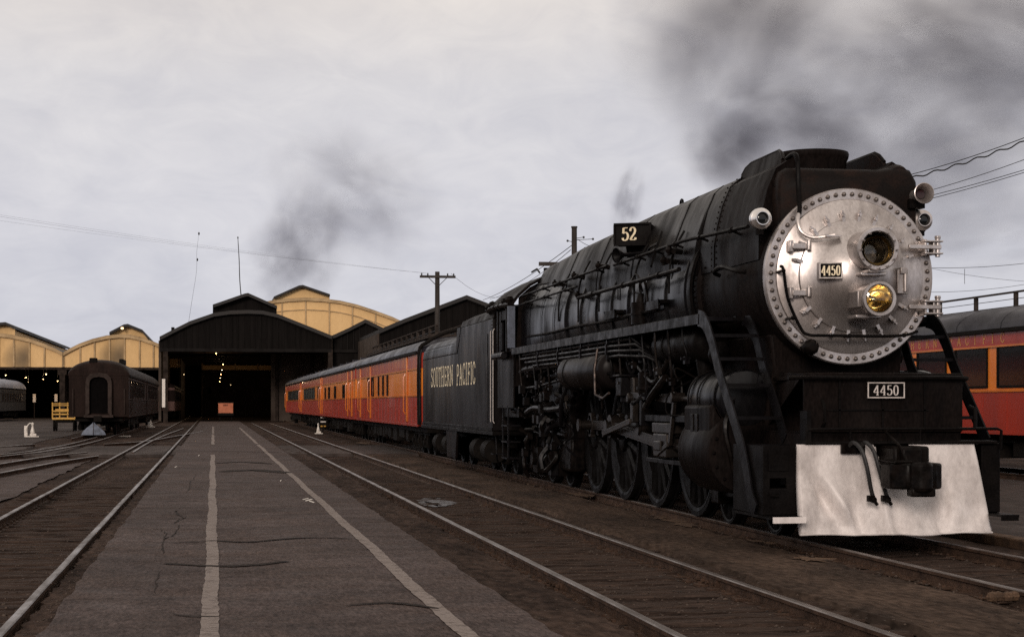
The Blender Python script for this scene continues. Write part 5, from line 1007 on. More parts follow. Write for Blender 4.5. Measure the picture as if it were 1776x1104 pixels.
b = MB(); b.tube([lp(-1.4, 35.3, 1.95), lp(-1.4, 33.5, 1.98), lp(-1.42, 31.8, 2.05), lp(-1.4, 30.6, 2.1)], .03, 8, smooth=4); b.tube([lp(-1.42, 35.4, 2.28), lp(-1.42, 34.6, 2.34), lp(-1.42, 31.2, 2.36)], .07, 8, smooth=3); b.tube([lp(-1.4, 34.9, 1.45), lp(-1.42, 33.9, 1.55), lp(-1.42, 32.4, 1.52), lp(-1.35, 31.6, 1.55)], .06, 8, smooth=4); B('injector_pipe', 'ladder_steel', b)
b = MB(); b.tube([lp(-1.40, 30.6, 2.05), lp(-1.5, 30.8, 1.7), lp(-1.48, 31.0, 1.4), lp(-1.45, 31.15, 1.25)], .04, 8, smooth=5); B('feed_hose', 'ladder_steel', b)
# ---- pilot truck and trailing truck
for D in (20.75, 22.72):
    for s_ in (-1, 1): wheel(.457, D, s_*.7525, 10, 'pilot_wheel', .12, cw=False)
b = MB(); b.box(LX-.95, LX-.85, 20.3, 23.2, .38, .58); b.box(LX+.85, LX+.95, 20.3, 23.2, .38, .58); b.box(LX-.9, LX+.9, 21.5, 21.9, .42, .56)
for D in (20.75, 22.72): b.box(LX-1.02, LX-.84, D-.18, D+.18, .28, .66)
B('pilot_truck_frame', 'grease_black', b, bevel=.02)
for D in (33.35, 35.15):
    for s_ in (-1, 1): wheel(.52, D, s_*.7525, 10, 'trailing_wheel', .14, cw=False)
b = MB(); q = crom([Vector((0, 32.2, 1.02)), Vector((0, 33.9, 1.06)), Vector((0, 34.15, 1.0)), Vector((0, 34.3, .8)), Vector((0, 34.32, .45))], 5); b.tube([lp(-1.12, p.y, p.z) for p in q], .055, 8); q = crom([Vector((0, 34.4, .98)), Vector((0, 35.1, 1.04)), Vector((0, 35.5, .98)), Vector((0, 35.75, .6)), Vector((0, 35.8, .3))], 5); b.tube([lp(-1.12, p.y, p.z) for p in q], .06, 8)
for D in (33.35, 35.15): b.box(LX-1.18, LX-.86, D-.24, D+.24, .22, .74); b.cyl(lp(-1.18, D, .5), lp(-1.26, D, .5), .13, n=16); b.lathe([(.20, 0), (.26, .03), (.2, .06)], lp(-1.08, D+.35, .95), (-1, 0, 0), 16)
b.box(LX-1.05, LX-.95, 32.0, 36.0, .75, .95); B('trailing_truck_frame', 'grease_black', b, bevel=.02)
b = MB(); b.box(LX-1.1, LX-.8, 31.95, 33.0, .35, 1.0); b.box(LX-1.12, LX+1.12, 31.95, 34.9, .95, 1.3); B('ash_pan', 'grease_black', b, bevel=.05)
b = MB(); b.box(LX-1.25, LX-1.10, 33.1, 33.4, .22, .52); B('truck_step', 'ladder_steel', b, bevel=.015)
# ---- cab
cr = [(-1.58, 3.70), (-1.56, 3.78), (-1.45, 3.93), (-1.2, 4.15), (-.8, 4.36), (-.4, 4.46), (0, 4.49), (.4, 4.46), (.8, 4.36), (1.2, 4.15), (1.45, 3.93), (1.56, 3.78), (1.58, 3.70)]
b = MB(); b.loft([[lp(x, y, z) for x, z in cr]+[lp(x*.975, y, z-.05) for x, z in reversed(cr)] for y in (35.75, 38.9)]); B('cab_roof', 'smokebox_black', b, ang=40)
for s_ in (-1, 1):
    b = MB(); x0, x1 = sorted((s_*1.50, s_*1.53))
    for y0, y1, z0, z1 in ((35.8, 37.85, 1.55, 2.72), (35.8, 36.25, 2.72, 3.72), (37.45, 37.85, 2.72, 3.72), (36.25, 37.45, 3.45, 3.72)): b.box(LX+x0, LX+x1, y0, y1, z0, z1)
    B('cab_side', 'tender_black', b)
b = MB(); q = [(x, z) for x, z in cr if abs(x) < 1.5]; b.prism([(-1.49, 2.0)]+[(x*.97, z-.06) for x, z in q]+[(1.49, 2.0)], lambda x, z: lp(x, 35.82, z), lambda x, z: lp(x, 35.87, z)); B('cab_front', 'smokebox_black', b, smooth=False)
b = MB(); b.box(LX-1.62, LX-1.56, 36.15, 36.25, 2.72, 3.66); b.box(LX-1.60, LX-1.55, 37.45, 37.52, 2.72, 3.66); b.box(LX-1.66, LX-1.5, 36.2, 37.5, 2.70, 2.74); B('window_frame', 'black_paint', b, bevel=.006)
b = MB(); b.box(LX-1.66, LX-1.50, 35.74, 35.78, 2.80, 3.68); B('wind_wing', 'blue_steel', b, bevel=.006)
b = MB(); b.box(LX-1.54, LX-1.5, 37.2, 37.4, 2.8, 3.4); b.cyl(lp(-1.66, 36.2, 2.66), lp(-1.66, 37.6, 2.66), .07, n=10); B('armrest', 'ladder_steel', b)
b = MB(); b.tube([lp(-1.6, 35.78, 3.72), lp(-1.62, 36.5, 3.74), lp(-1.62, 38.0, 3.76), lp(-1.6, 38.8, 3.74)], .06, 8)
for D in (35.9, 36.4, 36.9, 37.5, 38.1, 38.6): b.ball(lp(-1.6, D, 3.78+.05*math.sin(D*3)), .10, 8)
B('roof_gutter', 'grease_black', b)
for D in (38.05, 38.4):
    b = MB(); b.tube([lp(-1.57, D, 1.2), lp(-1.60, D, 1.25), lp(-1.60, D, 3.25), lp(-1.57, D, 3.3)], .009, 8); B('cab_handrail', 'plate_border', b)
b = MB()
for z in (.45, .8, 1.15): b.box(LX-1.55, LX-1.25, 36.5, 37.2, z, z+.03)
b.box(LX-1.53, LX-1.5, 36.48, 36.52, .45, 1.6); b.box(LX-1.53, LX-1.5, 37.18, 37.22, .45, 1.6); B('cab_steps', 'ladder_steel', b)
b = MB(); b.box(LX-1.4, LX+1.4, 35.9, 38.0, 1.35, 1.55); B('cab_floor', 'grease_black', b)
b = MB(); b.cyl(lp(-.7, 36.5, 4.38), lp(-.7, 36.5, 4.55), .05, n=8); b.tube([lp(-.95, 35.9, 4.4), lp(-.95, 36.2, 4.5), lp(-.95, 36.8, 4.48)], .02, 6); B('roof_fitting', 'black_paint', b)

# ================================================================== TENDER
td = thing('tender', 'black oil tender lettered in cream behind the steam engine', 'tender', (LX, 44.5, 0))
T = lambda n, m, b, **k: b.build(n, m, k.pop('parent', td), **k)
TX = LX-1.59
b = MB(); b.box(TX+.0, LX+1.59, 38.15, 43.75, 1.02, 3.55); T('oil_bunker', 'tender_black', b, bevel=.03)
hp = [(-1.59, 3.55), (-1.52, 3.70), (-1.2, 3.85), (0, 3.95), (1.2, 3.85), (1.52, 3.70), (1.59, 3.55)]
b = MB(); b.loft([[lp(x*f, y, 3.5+(z-3.5)*g) for x, z in hp] for y, f, g in ((38.1, 1, .9), (38.4, 1, 1), (43.3, 1, 1), (43.7, .97, .5))]); T('bunker_top', 'smokebox_black', b, ang=40)
o_ = [(-1.59, 1.02), (-1.59, 2.98), (-1.56, 3.15), (-1.47, 3.30), (-1.33, 3.40), (-1.1, 3.46), (1.1, 3.46), (1.33, 3.40), (1.47, 3.30), (1.56, 3.15), (1.59, 2.98), (1.59, 1.02)]
b = MB(); b.loft([[lp(x*.998 if y < 44 else x, y, z) for x, z in o_] for y in (43.74, 51.2)]+[[lp(x*f, y, 1.02+(z-1.02)*g) for x, z in o_] for y, f, g in ((51.32, .985, .99), (51.38, .95, .97))]); T('water_tank', 'tender_black', b, ang=40)
b = MB(); b.prism([(43.2, 3.56), (43.75, 3.56), (44.05, 3.05), (43.9, 2.9), (43.5, 3.2)], lambda y, z: (TX-.012, y, z), lambda y, z: (TX-.002, y, z)); T('gusset', 'tender_black', b)
b = MB(); b.box(TX-.03, LX+1.62, 38.0, 51.4, .93, 1.015); b.box(TX-.015, TX-.002, 38.2, 51.3, 1.02, 1.10); T('tender_frame', 'black_paint', b, bevel=.01)
b = MB(); lettering(b, 'SOUTHERN', (TX-.003, 49.22, 2.12), (0, -1, 0), (0, 0, 1), (-1, 0, 0), .51, sx=1.56, gap=.12, thick=.155, thin=.085); T('lettering', 'cream_letter', b, smooth=False); b = MB(); lettering(b, 'PACIFIC', (TX-.003, 43.94, 2.12), (0, -1, 0), (0, 0, 1), (-1, 0, 0), .51, sx=1.46, gap=.12, thick=.155, thin=.085); T('lettering', 'cream_letter', b, smooth=False)
rv = MB()
for i in range(64): rv.ball((TX-.002, 43.9+i*.115, 2.93), .014, 6)
for i in range(30): rv.ball((TX-.03, 44.4+i*.23, 3.18), .014, 6)
for z in range(32): rv.ball((TX-.002, 38.25, 1.15+z*.075), .014, 6)
tag(T('rivet_row', 'tender_black', rv), kind='stuff')
b = MB(); b.tube([(TX-.06, 51.25, 1.1), (TX-.08, 51.25, 1.3), (TX-.08, 51.25, 3.0), (TX-.03, 51.25, 3.25)], .018, 6); T('grab_iron', 'ladder_steel', b); b = MB(); b.tube([(TX-.08, 38.35, 1.2), (TX-.08, 38.35, 3.2)], .015, 6); T('grab_iron', 'ladder_steel', b)
b = MB(); b.box(LX-.5, LX+.3, 39.0, 39.6, 3.85, 4.12); b.box(LX-.55, LX+.35, 38.95, 39.65, 4.12, 4.16); T('filler_hatch', 'smokebox_black', b, bevel=.02)
b = MB(); b.lathe([(.3, 0), (.3, .12), (.33, .13), (.3, .2), (0, .22)], lp(-.4, 46.2, 3.45), (0, 0, 1), 20); b.cyl(lp(-.9, 44.8, 3.4), lp(-.9, 44.8, 3.62), .06, n=10); T('water_hatch', 'smokebox_black', b)
b = MB(); b.ball(lp(-.95, 45.0, 3.62), .09, 10); T('bell_cap', 'gold_reflector', b)
b = MB(); b.prism([(44.1, .98), (46.2, .98), (45.95, .22), (44.35, .22)], lambda y, z: (TX+.02, y, z), lambda y, z: (TX+.08, y, z)); T('hanger_plate', 'tender_black', b, bevel=.01)
def truck(root, xc, D0_, n, pitch, r=.44, wide=1.06, mt='under_black'):
    off = root.location
    t = MB(); t.box(xc-wide, xc-wide+.16, D0_-.75, D0_+pitch*(n-1)+.75, .62, .82); t.box(xc+wide-.16, xc+wide, D0_-.75, D0_+pitch*(n-1)+.75, .62, .82); t.box(xc-.9, xc+.9, D0_+pitch*(n-1)/2-.4, D0_+pitch*(n-1)/2+.4, .55, .92)
    for k in range(n-1):
        y = D0_+pitch*(k+.5)
        for q in (-.16, 0, .16): t.cyl((xc-wide+.06, y+q, .34), (xc-wide+.06, y+q, .62), .06, n=8)
        t.box(xc-wide, xc-wide+.14, y-.35, y+.35, .26, .34)
    tr = t.build('truck', mt, root, bevel=.02)
    for k in range(n):
        y = D0_+pitch*k
        for s_ in (-1, 1):
            b = MB(); b.lathe([(0, .06), (.12, .06), (.15, .02), (r*.75, .0), (r*.85, .05), (r-.01, .06), (r, .05), (r, -.05), (r+.025, -.07), (r*.8, -.07), (0, -.05)], (xc+s_*.7525, y, r), (s_, 0, 0), 32); b.build('wheel', 'wheel_iron', tr)
        b = MB(); b.box(xc-wide-.06, xc-wide+.14, y-.17, y+.17, .24, .64); b.box(xc-wide-.09, xc-wide-.06, y-.12, y+.12, .30, .54); b.cyl((xc-wide-.06, y, .42), (xc-wide-.12, y, .42), .09, n=12); b.build('journal_box', mt, tr, bevel=.02)
        b = MB(); b.tube([(xc-wide+.02, y-.30, .70), (xc-wide-.04, y-.48, .45), (xc-wide, y-.46, .25)], .03, 6, smooth=3); b.build('brake_hanger', mt, tr)
truck(td, LX, 39.6, 3, 1.62); truck(td, LX, 46.6, 3, 1.62)
for y in (39.6, 41.3, 46.5, 48.5): b = MB(); b.cyl((TX+.25, y-.35, .55), (TX+.25, y+.35, .55), .27, n=18); T('brake_cylinder', 'under_black', b)
b = MB(); b.tube([(TX+.1, 38.3, .9), (TX+.12, 38.3, .4), (TX+.2, 38.5, .25)], .02, 6); b.box(TX-.02, TX+.3, 37.95, 38.3, .5, .53); T('tender_step', 'ladder_steel', b)

# ================================================================== PASSENGER CARS
def roof_arch(hw, ze, zt, n=16, pw=2.4): return [(hw*math.cos(PI-PI*i/n)*1.0, ze+(zt-ze)*math.sin(PI*i/n)**(2/pw)) for i in range(n+1)]
def coach(name, label, xc, y0, L_, side, cols, wins, posts=(), group=None, eave=3.22, top=3.78, rail=False, rmat='car_roof', zl=1.88, zu=2.74, glass='window_glass', text=None, frame=None, midbar=True, rail_x=.85, rail_z=(-.10, .30), rstep=1.75):
    """side = -1 when the flank with windows faces left; wins = (start, end, z0, z1) measured from y0"""
    low, mid, high, trim = cols; hw = 1.52; r = thing(name, label, 'railway coach', (xc, y0+L_/2, 0), group); y1 = y0+L_
    Bd = lambda n, m, b, **k: b.build(n, m, k.pop('parent', r), **k)
    b = MB(); b.box(xc-hw, xc+hw, y0, y1, .95, zl); Bd('lower_panel', low, b, bevel=.015)
    b = MB(); b.box(xc-hw+.012, xc+hw-.012, y0+.01, y1-.01, zl+.0, zu); Bd('window_band', mid, b)
    b = MB(); b.box(xc-hw, xc+hw, y0, y1, zu, eave); Bd('letter_board', high, b)
    ra = [(x, z) for x, z in roof_arch(hw+.05, eave, top)]
    b = MB(); b.loft([[(xc+x*f, y, eave+(z-eave)*g) for x, z in ra] for y, f, g in ((y0-.02, 1, .55), (y0+.15, 1, .78), (y0+.6, 1, .95), (y0+1.3, 1, 1), (y1-1.3, 1, 1), (y1-.6, 1, .95), (y1-.15, 1, .78), (y1+.02, 1, .55))]); rf = Bd('roof', rmat, b, ang=50)
    for k in range(1, int(L_/2.4)):
        y = y0+k*2.4; q = [(xc+x*1.004, eave+.006+(z-eave)*1.008) for x, z in ra]; b = MB(); b.loft([[(x, y+o, z) for x, z in q] for o in (-.02, .02)], cap=False, closed=False); Bd('roof_seam', rmat, b, parent=rf, ang=50)
    b = MB(); xs_ = xc+side*(hw+.045); b.box(xs_-.04, xs_+.04, y0, y1, eave-.05, eave+.04); Bd('gutter', 'under_black', b)
    b = MB(); xs_ = xc+side*hw
    for z in (zl, zu-.02): b.box(min(xs_-.02, xs_+side*.025), max(xs_+.0, xs_+side*.025), y0, y1, z-.025, z+.02)
    Bd('belt_rail', trim, b)
    b = MB(); b.box(min(xs_-.02, xs_+side*.02), max(xs_+.0, xs_+side*.02), y0, y1, .93, 1.0); Bd('sill', low, b)
    for (a, c_, z0, z1) in wins:
        b = MB(); x0, x1 = sorted((xs_-side*.01, xs_+side*.022))
        for q in ((a-.05, a, z0-.05, z1+.05), (c_, c_+.05, z0-.05, z1+.05), (a, c_, z1, z1+.05), (a, c_, z0-.05, z0)): b.box(x0, x1, y0+q[0], y0+q[1], q[2], q[3])
        if midbar and c_-a > .75 and z1-z0 > .7: b.box(x0, x1-.006 if side > 0 else x1, y0+a, y0+c_, (z0+z1)/2+.12, (z0+z1)/2+.16)
        w = Bd('window', frame or trim, b); b = MB(); x0, x1 = sorted((xs_-side*.012, xs_-side*.002)); b.box(x0, x1, y0+a, y0+c_, z0, z1); Bd('pane', glass, b, parent=w, smooth=False)
    for (a, w_) in posts:
        b = MB(); x0, x1 = sorted((xs_-side*.01, xs_+side*.035)); b.box(x0, x1, y0+a-w_/2, y0+a+w_/2, 1.05, eave-.06); Bd('door_post', trim, b, bevel=.02)
        b = MB(); b.tube([(xs_+side*.03, y0+a+w_, 1.3), (xs_+side*.09, y0+a+w_, 1.4), (xs_+side*.09, y0+a+w_, 2.5), (xs_+side*.03, y0+a+w_, 2.6)], .018, 6); Bd('grab_iron', trim, b)
    for k in range(int(L_/1.25)):                              # plate joints on the lower flank
        y = y0+.6+k*1.25; b = MB(); b.box(min(xs_, xs_+side*.008), max(xs_, xs_+side*.008), y-.02, y+.02, 1.02, zl-.04); Bd('plate_joint', low, b, smooth=False)
    b = MB(); b.box(xc-1.2, xc+1.2, y0+.3, y1-.3, .72, .94); rnd = random.Random(len(label))
    y = y0+5.2
    while y < y1-6: w_ = rnd.uniform(.5, 1.7); b.box(xc+side*.75-.5, xc+side*.75+.5, y, y+w_, rnd.uniform(.28, .5), .75); y += w_+rnd.uniform(.2, .9)
    Bd('underframe', 'under_black', b, bevel=.02)
    truck(r, xc, y0+1.5, 3, 1.55); truck(r, xc, y1-4.6, 3, 1.55)
    if rail:
        n = int(L_/rstep); za, zb_ = top+rail_z[0], top+rail_z[1]
        for x in sorted({-rail_x, min(rail_x, 0)}):
            for k in range(n+1):
                y = y0+.8+(L_-1.6)*k/n; b = MB(); b.box(xc+x-.045, xc+x+.045, y-.045, y+.045, za, zb_); b.lathe([(.13, -.06), (.13, .02), (.06, .05)], (xc+x, y, za+.02), (0, 0, 1), 10); Bd('rail_post', 'roof_walk', b, parent=rf)
            b = MB(); b.box(xc+x-.03, xc+x+.03, y0+.7, y1-.7, zb_, zb_+.045); Bd('roof_rail', 'roof_walk', b, parent=rf)
            b = MB(); b.box(xc+x-.008, xc+x+.008, y0+.7, y1-.7, (za+zb_)/2+.04, (za+zb_)/2+.055); Bd('roof_rail', 'wire_black', b, parent=rf)
        b = MB(); b.box(xc-rail_x-.3, xc+rail_x+.3, y0+.6, y1-.6, top-.10, top+.012); Bd('roof_walkway', 'roof_walk', b, parent=rf)
    else:
        for k in range(5): y = y0+3+k*(L_-6)/4; b = MB(); b.box(xc-.16-.5, xc+.16-.5, y-.18, y+.18, top-.10, top+.10); Bd('roof_vent', rmat, b, parent=rf, bevel=.03)
    if text:
        b = MB(); lettering(b, text[0], (xs_+side*.004, text[1], zu+.06), (0, side, 0), (0, 0, 1), (side, 0, 0), .21, pitch=.47, sx=1.5, thick=.16, thin=.09); Bd('lettering', 'gold_letter', b, smooth=False)
    return r
OR = ('car_maroon', 'car_orange', 'car_maroon', 'car_orange_trim')
G1 = 'orange and red coaches of the train'
# the baggage car next to the tender: slim windows, orange door posts, roof walkway
c1 = coach('passenger_car', 'orange and maroon baggage coach coupled right behind the tender, with roof railing', LX, 53.0, 23.4, -1, OR, [(9.4, 9.7, 1.98, 2.62), (11.0, 11.35, 1.98, 2.62), (12.8, 13.1, 1.98, 2.62), (15.1, 15.9, 1.98, 2.66), (16.9, 17.6, 1.98, 2.66)], [(3.1, .26), (16.4, .22), (21.2, .26)], G1, rail=True, frame='brown_car')
c2 = coach('passenger_car', 'orange and maroon coach second behind the tender, with grey roof', LX, 77.0, 24.2, -1, OR, [(6.2, 7.6, 1.95, 2.5), (12.3, 13.5, 1.95, 2.5), (17.0, 18.2, 1.95, 2.5), (20.5, 21.3, 1.95, 2.5)], [(1.9, .4), (4.3, .25), (23.6, .25)], G1, frame='brown_car')
c3 = coach('passenger_car', 'orange and maroon coach third behind the tender, with wide teal windows', LX, 101.8, 23.6, -1, OR, [(1.8, 3.2, 1.98, 2.6)]+[(6.4+i*2.2, 8.3+i*2.2, 1.98, 2.6) for i in range(6)], [(.4, .3), (22.9, .25)], G1, glass='teal_glass', frame='brown_car')
c4 = coach('passenger_car', 'last orange and maroon coach at the mouth of the sheds', LX, 126.0, 26.0, -1, OR, [(2.2+i*2.4, 4.0+i*2.4, 1.98, 2.6) for i in range(8)], [(.5, .3), (25.3, .25)], G1, glass='teal_glass', frame='brown_car')
# end frame and diaphragm of the first car, facing the tender
b = MB(); b.box(LX-.75, LX+.75, 52.1, 52.99, .95, 3.2); b.build('diaphragm', 'under_black', c1)
b = MB(); b.tube([(LX-1.5, 52.93, 1.0), (LX-1.5, 52.93, 3.1), (LX-1.3, 52.9, 3.5), (LX-.6, 52.9, 3.85), (LX, 52.9, 3.92)], .06, 8, smooth=3); b.build('end_frame', 'under_black', c1)
# --- coach beyond the engine at the right edge
c5 = coach('passenger_car', 'orange and red coach at the right edge, gold letters above its windows', 19.3, 27.5, 24.0, -1, OR, [(1.18+i*2.3, 2.88+i*2.3, 2.05, 2.92) for i in range(9)], [], 'coach beyond the engine', rail=True, zl=1.93, zu=2.98, eave=3.32, top=3.98, text=('SOUTHERN PACIFIC', 44.2), frame='under_black', midbar=False, rail_x=0, rail_z=(-.02, .36), rstep=2.3)
# --- left: brown coach seen end-on, more brown coaches behind it, grey coach by the left edge
BR = ('brown_car', 'brown_car', 'brown_car', 'brown_trim')
c6 = coach('passenger_car', 'weathered dark brown coach seen end-on, with an arched end doorway', -5.85, 92.0, 24.0, 1, BR, [(3+i*2.3, 4.3+i*2.3, 2.0, 2.9) for i in range(8)], [(2.2, .15)], 'brown coaches on the left', rmat='brown_car', top=3.95, eave=3.1, zu=2.95)
def end_door(root, xc, y, m1, m2):
    o_ = [(-.66, 1.0), (-.66, 2.75), (-.6, 3.0), (-.42, 3.18), (0, 3.25), (.42, 3.18), (.6, 3.0), (.66, 2.75), (.66, 1.0)]; i_ = [(-.47, 1.15), (-.47, 2.7), (-.42, 2.86), (-.28, 2.98), (0, 3.03), (.28, 2.98), (.42, 2.86), (.47, 2.7), (.47, 1.15)]
    b = MB(); n = 9; P = [(xc+x, y-.22, z) for x, z in o_]+[(xc+x, y-.22, z) for x, z in i_]+[(xc+x, y+.02, z) for x, z in o_]+[(xc+x, y-.02, z) for x, z in i_]
    F = [];
    for k in range(n-1): F += [(k, k+1, n+k+1, n+k), (k, k+1, 2*n+k+1, 2*n+k), (n+k, n+k+1, 3*n+k+1, 3*n+k)]
    F += [(0, n, 3*n, 2*n), (n-1, 2*n-1, 4*n-1, 3*n-1)]
    b.add(P, F); d = b.build('end_doorway', m1, root, ang=30); b = MB(); b.prism(i_, lambda x, z: (xc+x, y-.03, z), lambda x, z: (xc+x, y-.005, z)); b.build('doorway_shade', m2, d, smooth=False)  # flat panel in the opening, painted black for the shade inside
    b = MB(); b.box(xc-.74, xc+.74, y-.30, y, .93, 1.06); b.build('threshold', m1, d)
end_door(c6, -5.85, 92.0, 'brown_trim', 'void_dark')
b = MB()
for s_ in (-1, 1):
    x = -5.85+s_*1.3; b.tube([(x, 91.9, 1.1), (x, 91.85, 1.3), (x, 91.85, 2.3), (x, 91.9, 2.4)], .02, 6)
b.build('grab_iron', 'brown_trim', c6); b = MB(); b.box(-6.35, -5.95, 92.2, 92.7, 3.72, 4.02); b.box(-5.0, -4.75, 95.3, 98, 3.75, 4.05); b.build('roof_box', 'shed_dark', c6, bevel=.05)
b = MB(); b.box(-6.0, -5.7, 91.2, 92.0, .75, 1.0); b.box(-6.05, -5.65, 91.0, 91.3, .7, 1.02); b.build('coupler', 'under_black', c6, bevel=.03)
pl = thing('steel_plow', 'blue-grey curved steel plate hanging at the brown coach end', 'plow', (-5.95, 91.6, 0))
for s_ in (-1, 1):
    b = MB(); q = [(.02, .72), (.10, .62), (.35, .42), (.55, .22), (.62, .06), (.02, .06)]; b.prism(q, lambda x, z: (-6.05+s_*x, 91.2-.5*(1-x)*(1-z), z-.02), lambda x, z: (-6.05+s_*x, 91.24-.5*(1-x)*(1-z), z-.02)); b.build('blade', 'blue_steel', pl)
c7 = coach('passenger_car', 'dark brown coach coupled behind the one with the arched doorway', -5.85, 117.2, 24.0, 1, BR, [(2+i*2.4, 3.4+i*2.4, 2.0, 2.9) for i in range(8)], [], 'brown coaches on the left', rmat='brown_car', top=3.95, eave=3.1, zu=2.95)
RB = ('redbrown_car', 'brown_car', 'redbrown_car', 'brown_trim')
c8 = coach('passenger_car', 'reddish brown coach just inside the left side of the dark shed', -5.25, 172.5, 24.0, 1, RB, [(1.5+i*2.1, 2.9+i*2.1, 2.0, 2.9) for i in range(10)], [], 'brown coaches on the left', rmat='brown_car', zu=2.98)
c9 = coach('passenger_car', 'reddish brown coach deeper in the dark shed along its left wall', -5.25, 197.5, 24.0, 1, RB, [(1.5+i*2.1, 2.9+i*2.1, 2.0, 2.9) for i in range(10)], [], 'brown coaches on the left', rmat='brown_car', zu=2.98)
GR = ('grey_car', 'grey_car', 'grey_car', 'brown_trim'); gx = at(-10, 700, 176).x
c10 = coach('passenger_car', 'grey coach with a pale blue-white roof at the left edge', gx-1.0, 176, 24.0, 1, GR, [(2+i*2.2, 3.2+i*2.2, 2.0, 2.9) for i in range(9)], [], 'coach by the left edge', rmat='pale_roof', top=4.25)
for dx in (-1.0, -.1, .75):
    b = MB(); b.box(gx-1.0+dx-.22, gx-1.0+dx+.22, 175.97, 175.995, 1.9, 2.9); b.build('pane', 'window_glass', c10)
# second grey coach further left runs out of frame

# ================================================================== YARD FURNITURE
# yellow baggage wagon
p = gnd(112, 743, ZG); wx, wy = p.x, 116.0; wx = at(113, 700, wy).x
wg = thing('baggage_wagon', 'yellow slatted baggage wagon beside the brown coach', 'wagon', (wx, wy, ZG))
b = MB(); b.box(wx-.72, wx+.72, wy-1.2, wy+1.2, .62, .74); b.build('deck', 'yellow_paint', wg, bevel=.01)
for k, z in enumerate((.92, 1.12, 1.5, 1.62)): b = MB(); b.box(wx-.70, wx+.70, wy-1.23, wy-1.18, z, z+(.09 if k < 2 else .06)); b.build('slat', 'yellow_paint', wg)
for x in (-.70, -.25, .25, .70): b = MB(); b.box(wx+x-.035, wx+x+.035, wy-1.18, wy-1.12, .7, 1.72); b.build('stake', 'yellow_paint', wg)
b = MB(); b.box(wx-.72, wx+.72, wy+1.12, wy+1.2, 1.2, 1.3); b.box(wx+.68, wx+.74, wy-1.1, wy+1.1, .9, .98); b.box(wx-.74, wx-.68, wy-1.1, wy+1.1, .9, .98); b.build('side_rail', 'yellow_paint', wg)
b = MB(); b.box(wx-.5, wx+.5, wy-1.0, wy-.7, .42, .62); b.box(wx-.5, wx+.5, wy+.7, wy+1.0, .42, .62); b.build('bolster', 'under_black', wg)
for sx_ in (-1, 1):
    for y in (-.85, .85): b = MB(); b.lathe([(0, .05), (.08, .05), (.08, .02), (.30, .02), (.36, .05), (.37, 0), (.36, -.05), (0, -.04)], (wx+sx_*.62, wy+y, ZG+.385), (sx_, 0, 0), 22); b.build('wheel', 'under_black', wg)
# switch stands, white
def switch_stand(x, y, label, flip=1, lamp_=False, D=None, sc=1.0):
    p = gnd(x, y, ZG); X, Y = p.x, p.y; r = thing('switch_stand', label, 'switch stand', (X, Y, ZG), 'white switch stands'); z0 = ZG
    b = MB(); b.box(X-.30*sc, X+.30*sc, Y-.12, Y+.12, z0, z0+.07*sc); b.box(X-.18*sc, X+.16*sc, Y-.1, Y+.1, z0+.07*sc, z0+.20*sc); b.build('base', 'white_paint', r, bevel=.015)
    b = MB(); b.lathe([(.10*sc, .2*sc), (.13*sc, .3*sc), (.07*sc, .48*sc), (.05*sc, .62*sc), (.09*sc, .7*sc), (.05*sc, .78*sc), (0, .8*sc)], (X-.04*sc, Y, z0), (0, 0, 1), 14); b.build('column', 'white_paint', r)
    b = MB(); b.tube([(X-.04*sc, Y-.05, z0+.72*sc), (X+flip*.2*sc, Y-.08, z0+.74*sc), (X+flip*.34*sc, Y-.1, z0+.5*sc), (X+flip*.36*sc, Y-.1, z0+.3*sc)], .03*sc, 8, smooth=3); b.build('lever', 'white_paint' if not lamp_ else 'under_black', r)
    if lamp_:
        for k in range(3): b = MB(); b.box(X+.10, X+.42, Y-.06, Y-.01, z0+.42+k*.26, z0+.50+k*.26); b.build('target_stripe', 'white_paint' if k else 'yellow_paint', r, bevel=.01)
        b = MB(); b.box(X+.2, X+.28, Y+.0, Y+.06, z0+.1, z0+1.15); b.build('target_post', 'under_black', r)
    return r
switch_stand(58, 758, 'white switch stand on the paving near the left edge', -1)
switch_stand(261, 741, 'small white switch stand right of the brown coach', -1, sc=1.15)
switch_stand(553, 752, 'white switch stand with striped target beside the orange coaches', 1, True, sc=.8)
p = gnd(45, 758, ZG); b = MB(); b.box(p.x-.09, p.x+.09, p.y-.05, p.y+.05, ZG, ZG+.62); tag(b.build('marker_post', 'white_paint', bevel=.02), 'short white marker post left of the leftmost switch stand', 'post')
p = gnd(216, 757, ZG); b = MB(); b.box(p.x-.32, p.x+.32, p.y-.2, p.y+.2, ZG, ZG+.06); tag(b.build('concrete_slab', 'white_paint', bevel=.015), 'flat pale slab on the ground in front of the brown coach', 'slab')
# salmon box on a low truck at the shed mouth
by = 178.0; p = at(391.5, 716.5, by); q = at(391.5, 697.5, by); bx_ = thing('mail_cart', 'salmon orange box on a low cart at the mouth of the dark shed', 'cart', (p.x, by, ZG))
b = MB(); b.box(p.x-.74, p.x+.74, by, by+1.0, p.z, q.z); b.build('box', 'orange_box', bx_, bevel=.02)
b = MB(); b.box(p.x-.80, p.x+.80, by-.03, by-.004, q.z-.06, q.z+.02); b.box(p.x-.80, p.x+.80, by-.03, by-.004, p.z-.02, p.z+.05); b.build('edge_strip', 'shed_post', bx_)
for z in (.78, .70): b = MB(); b.box(p.x-.25, p.x+.22, by-.02, by-.003, p.z+(q.z-p.z)*z, p.z+(q.z-p.z)*z+.05); b.build('marking', 'shed_post', bx_)
b = MB(); b.box(p.x-.8, p.x+.8, by-.1, by+1.3, p.z-.2, p.z-.03); b.build('deck', 'under_black', bx_)
for sx_ in (-.6, .6): b = MB(); b.cyl((p.x+sx_-.05, by+.2, ZG+.24), (p.x+sx_+.05, by+.2, ZG+.24), .24, n=16); b.build('wheel', 'under_black', bx_)
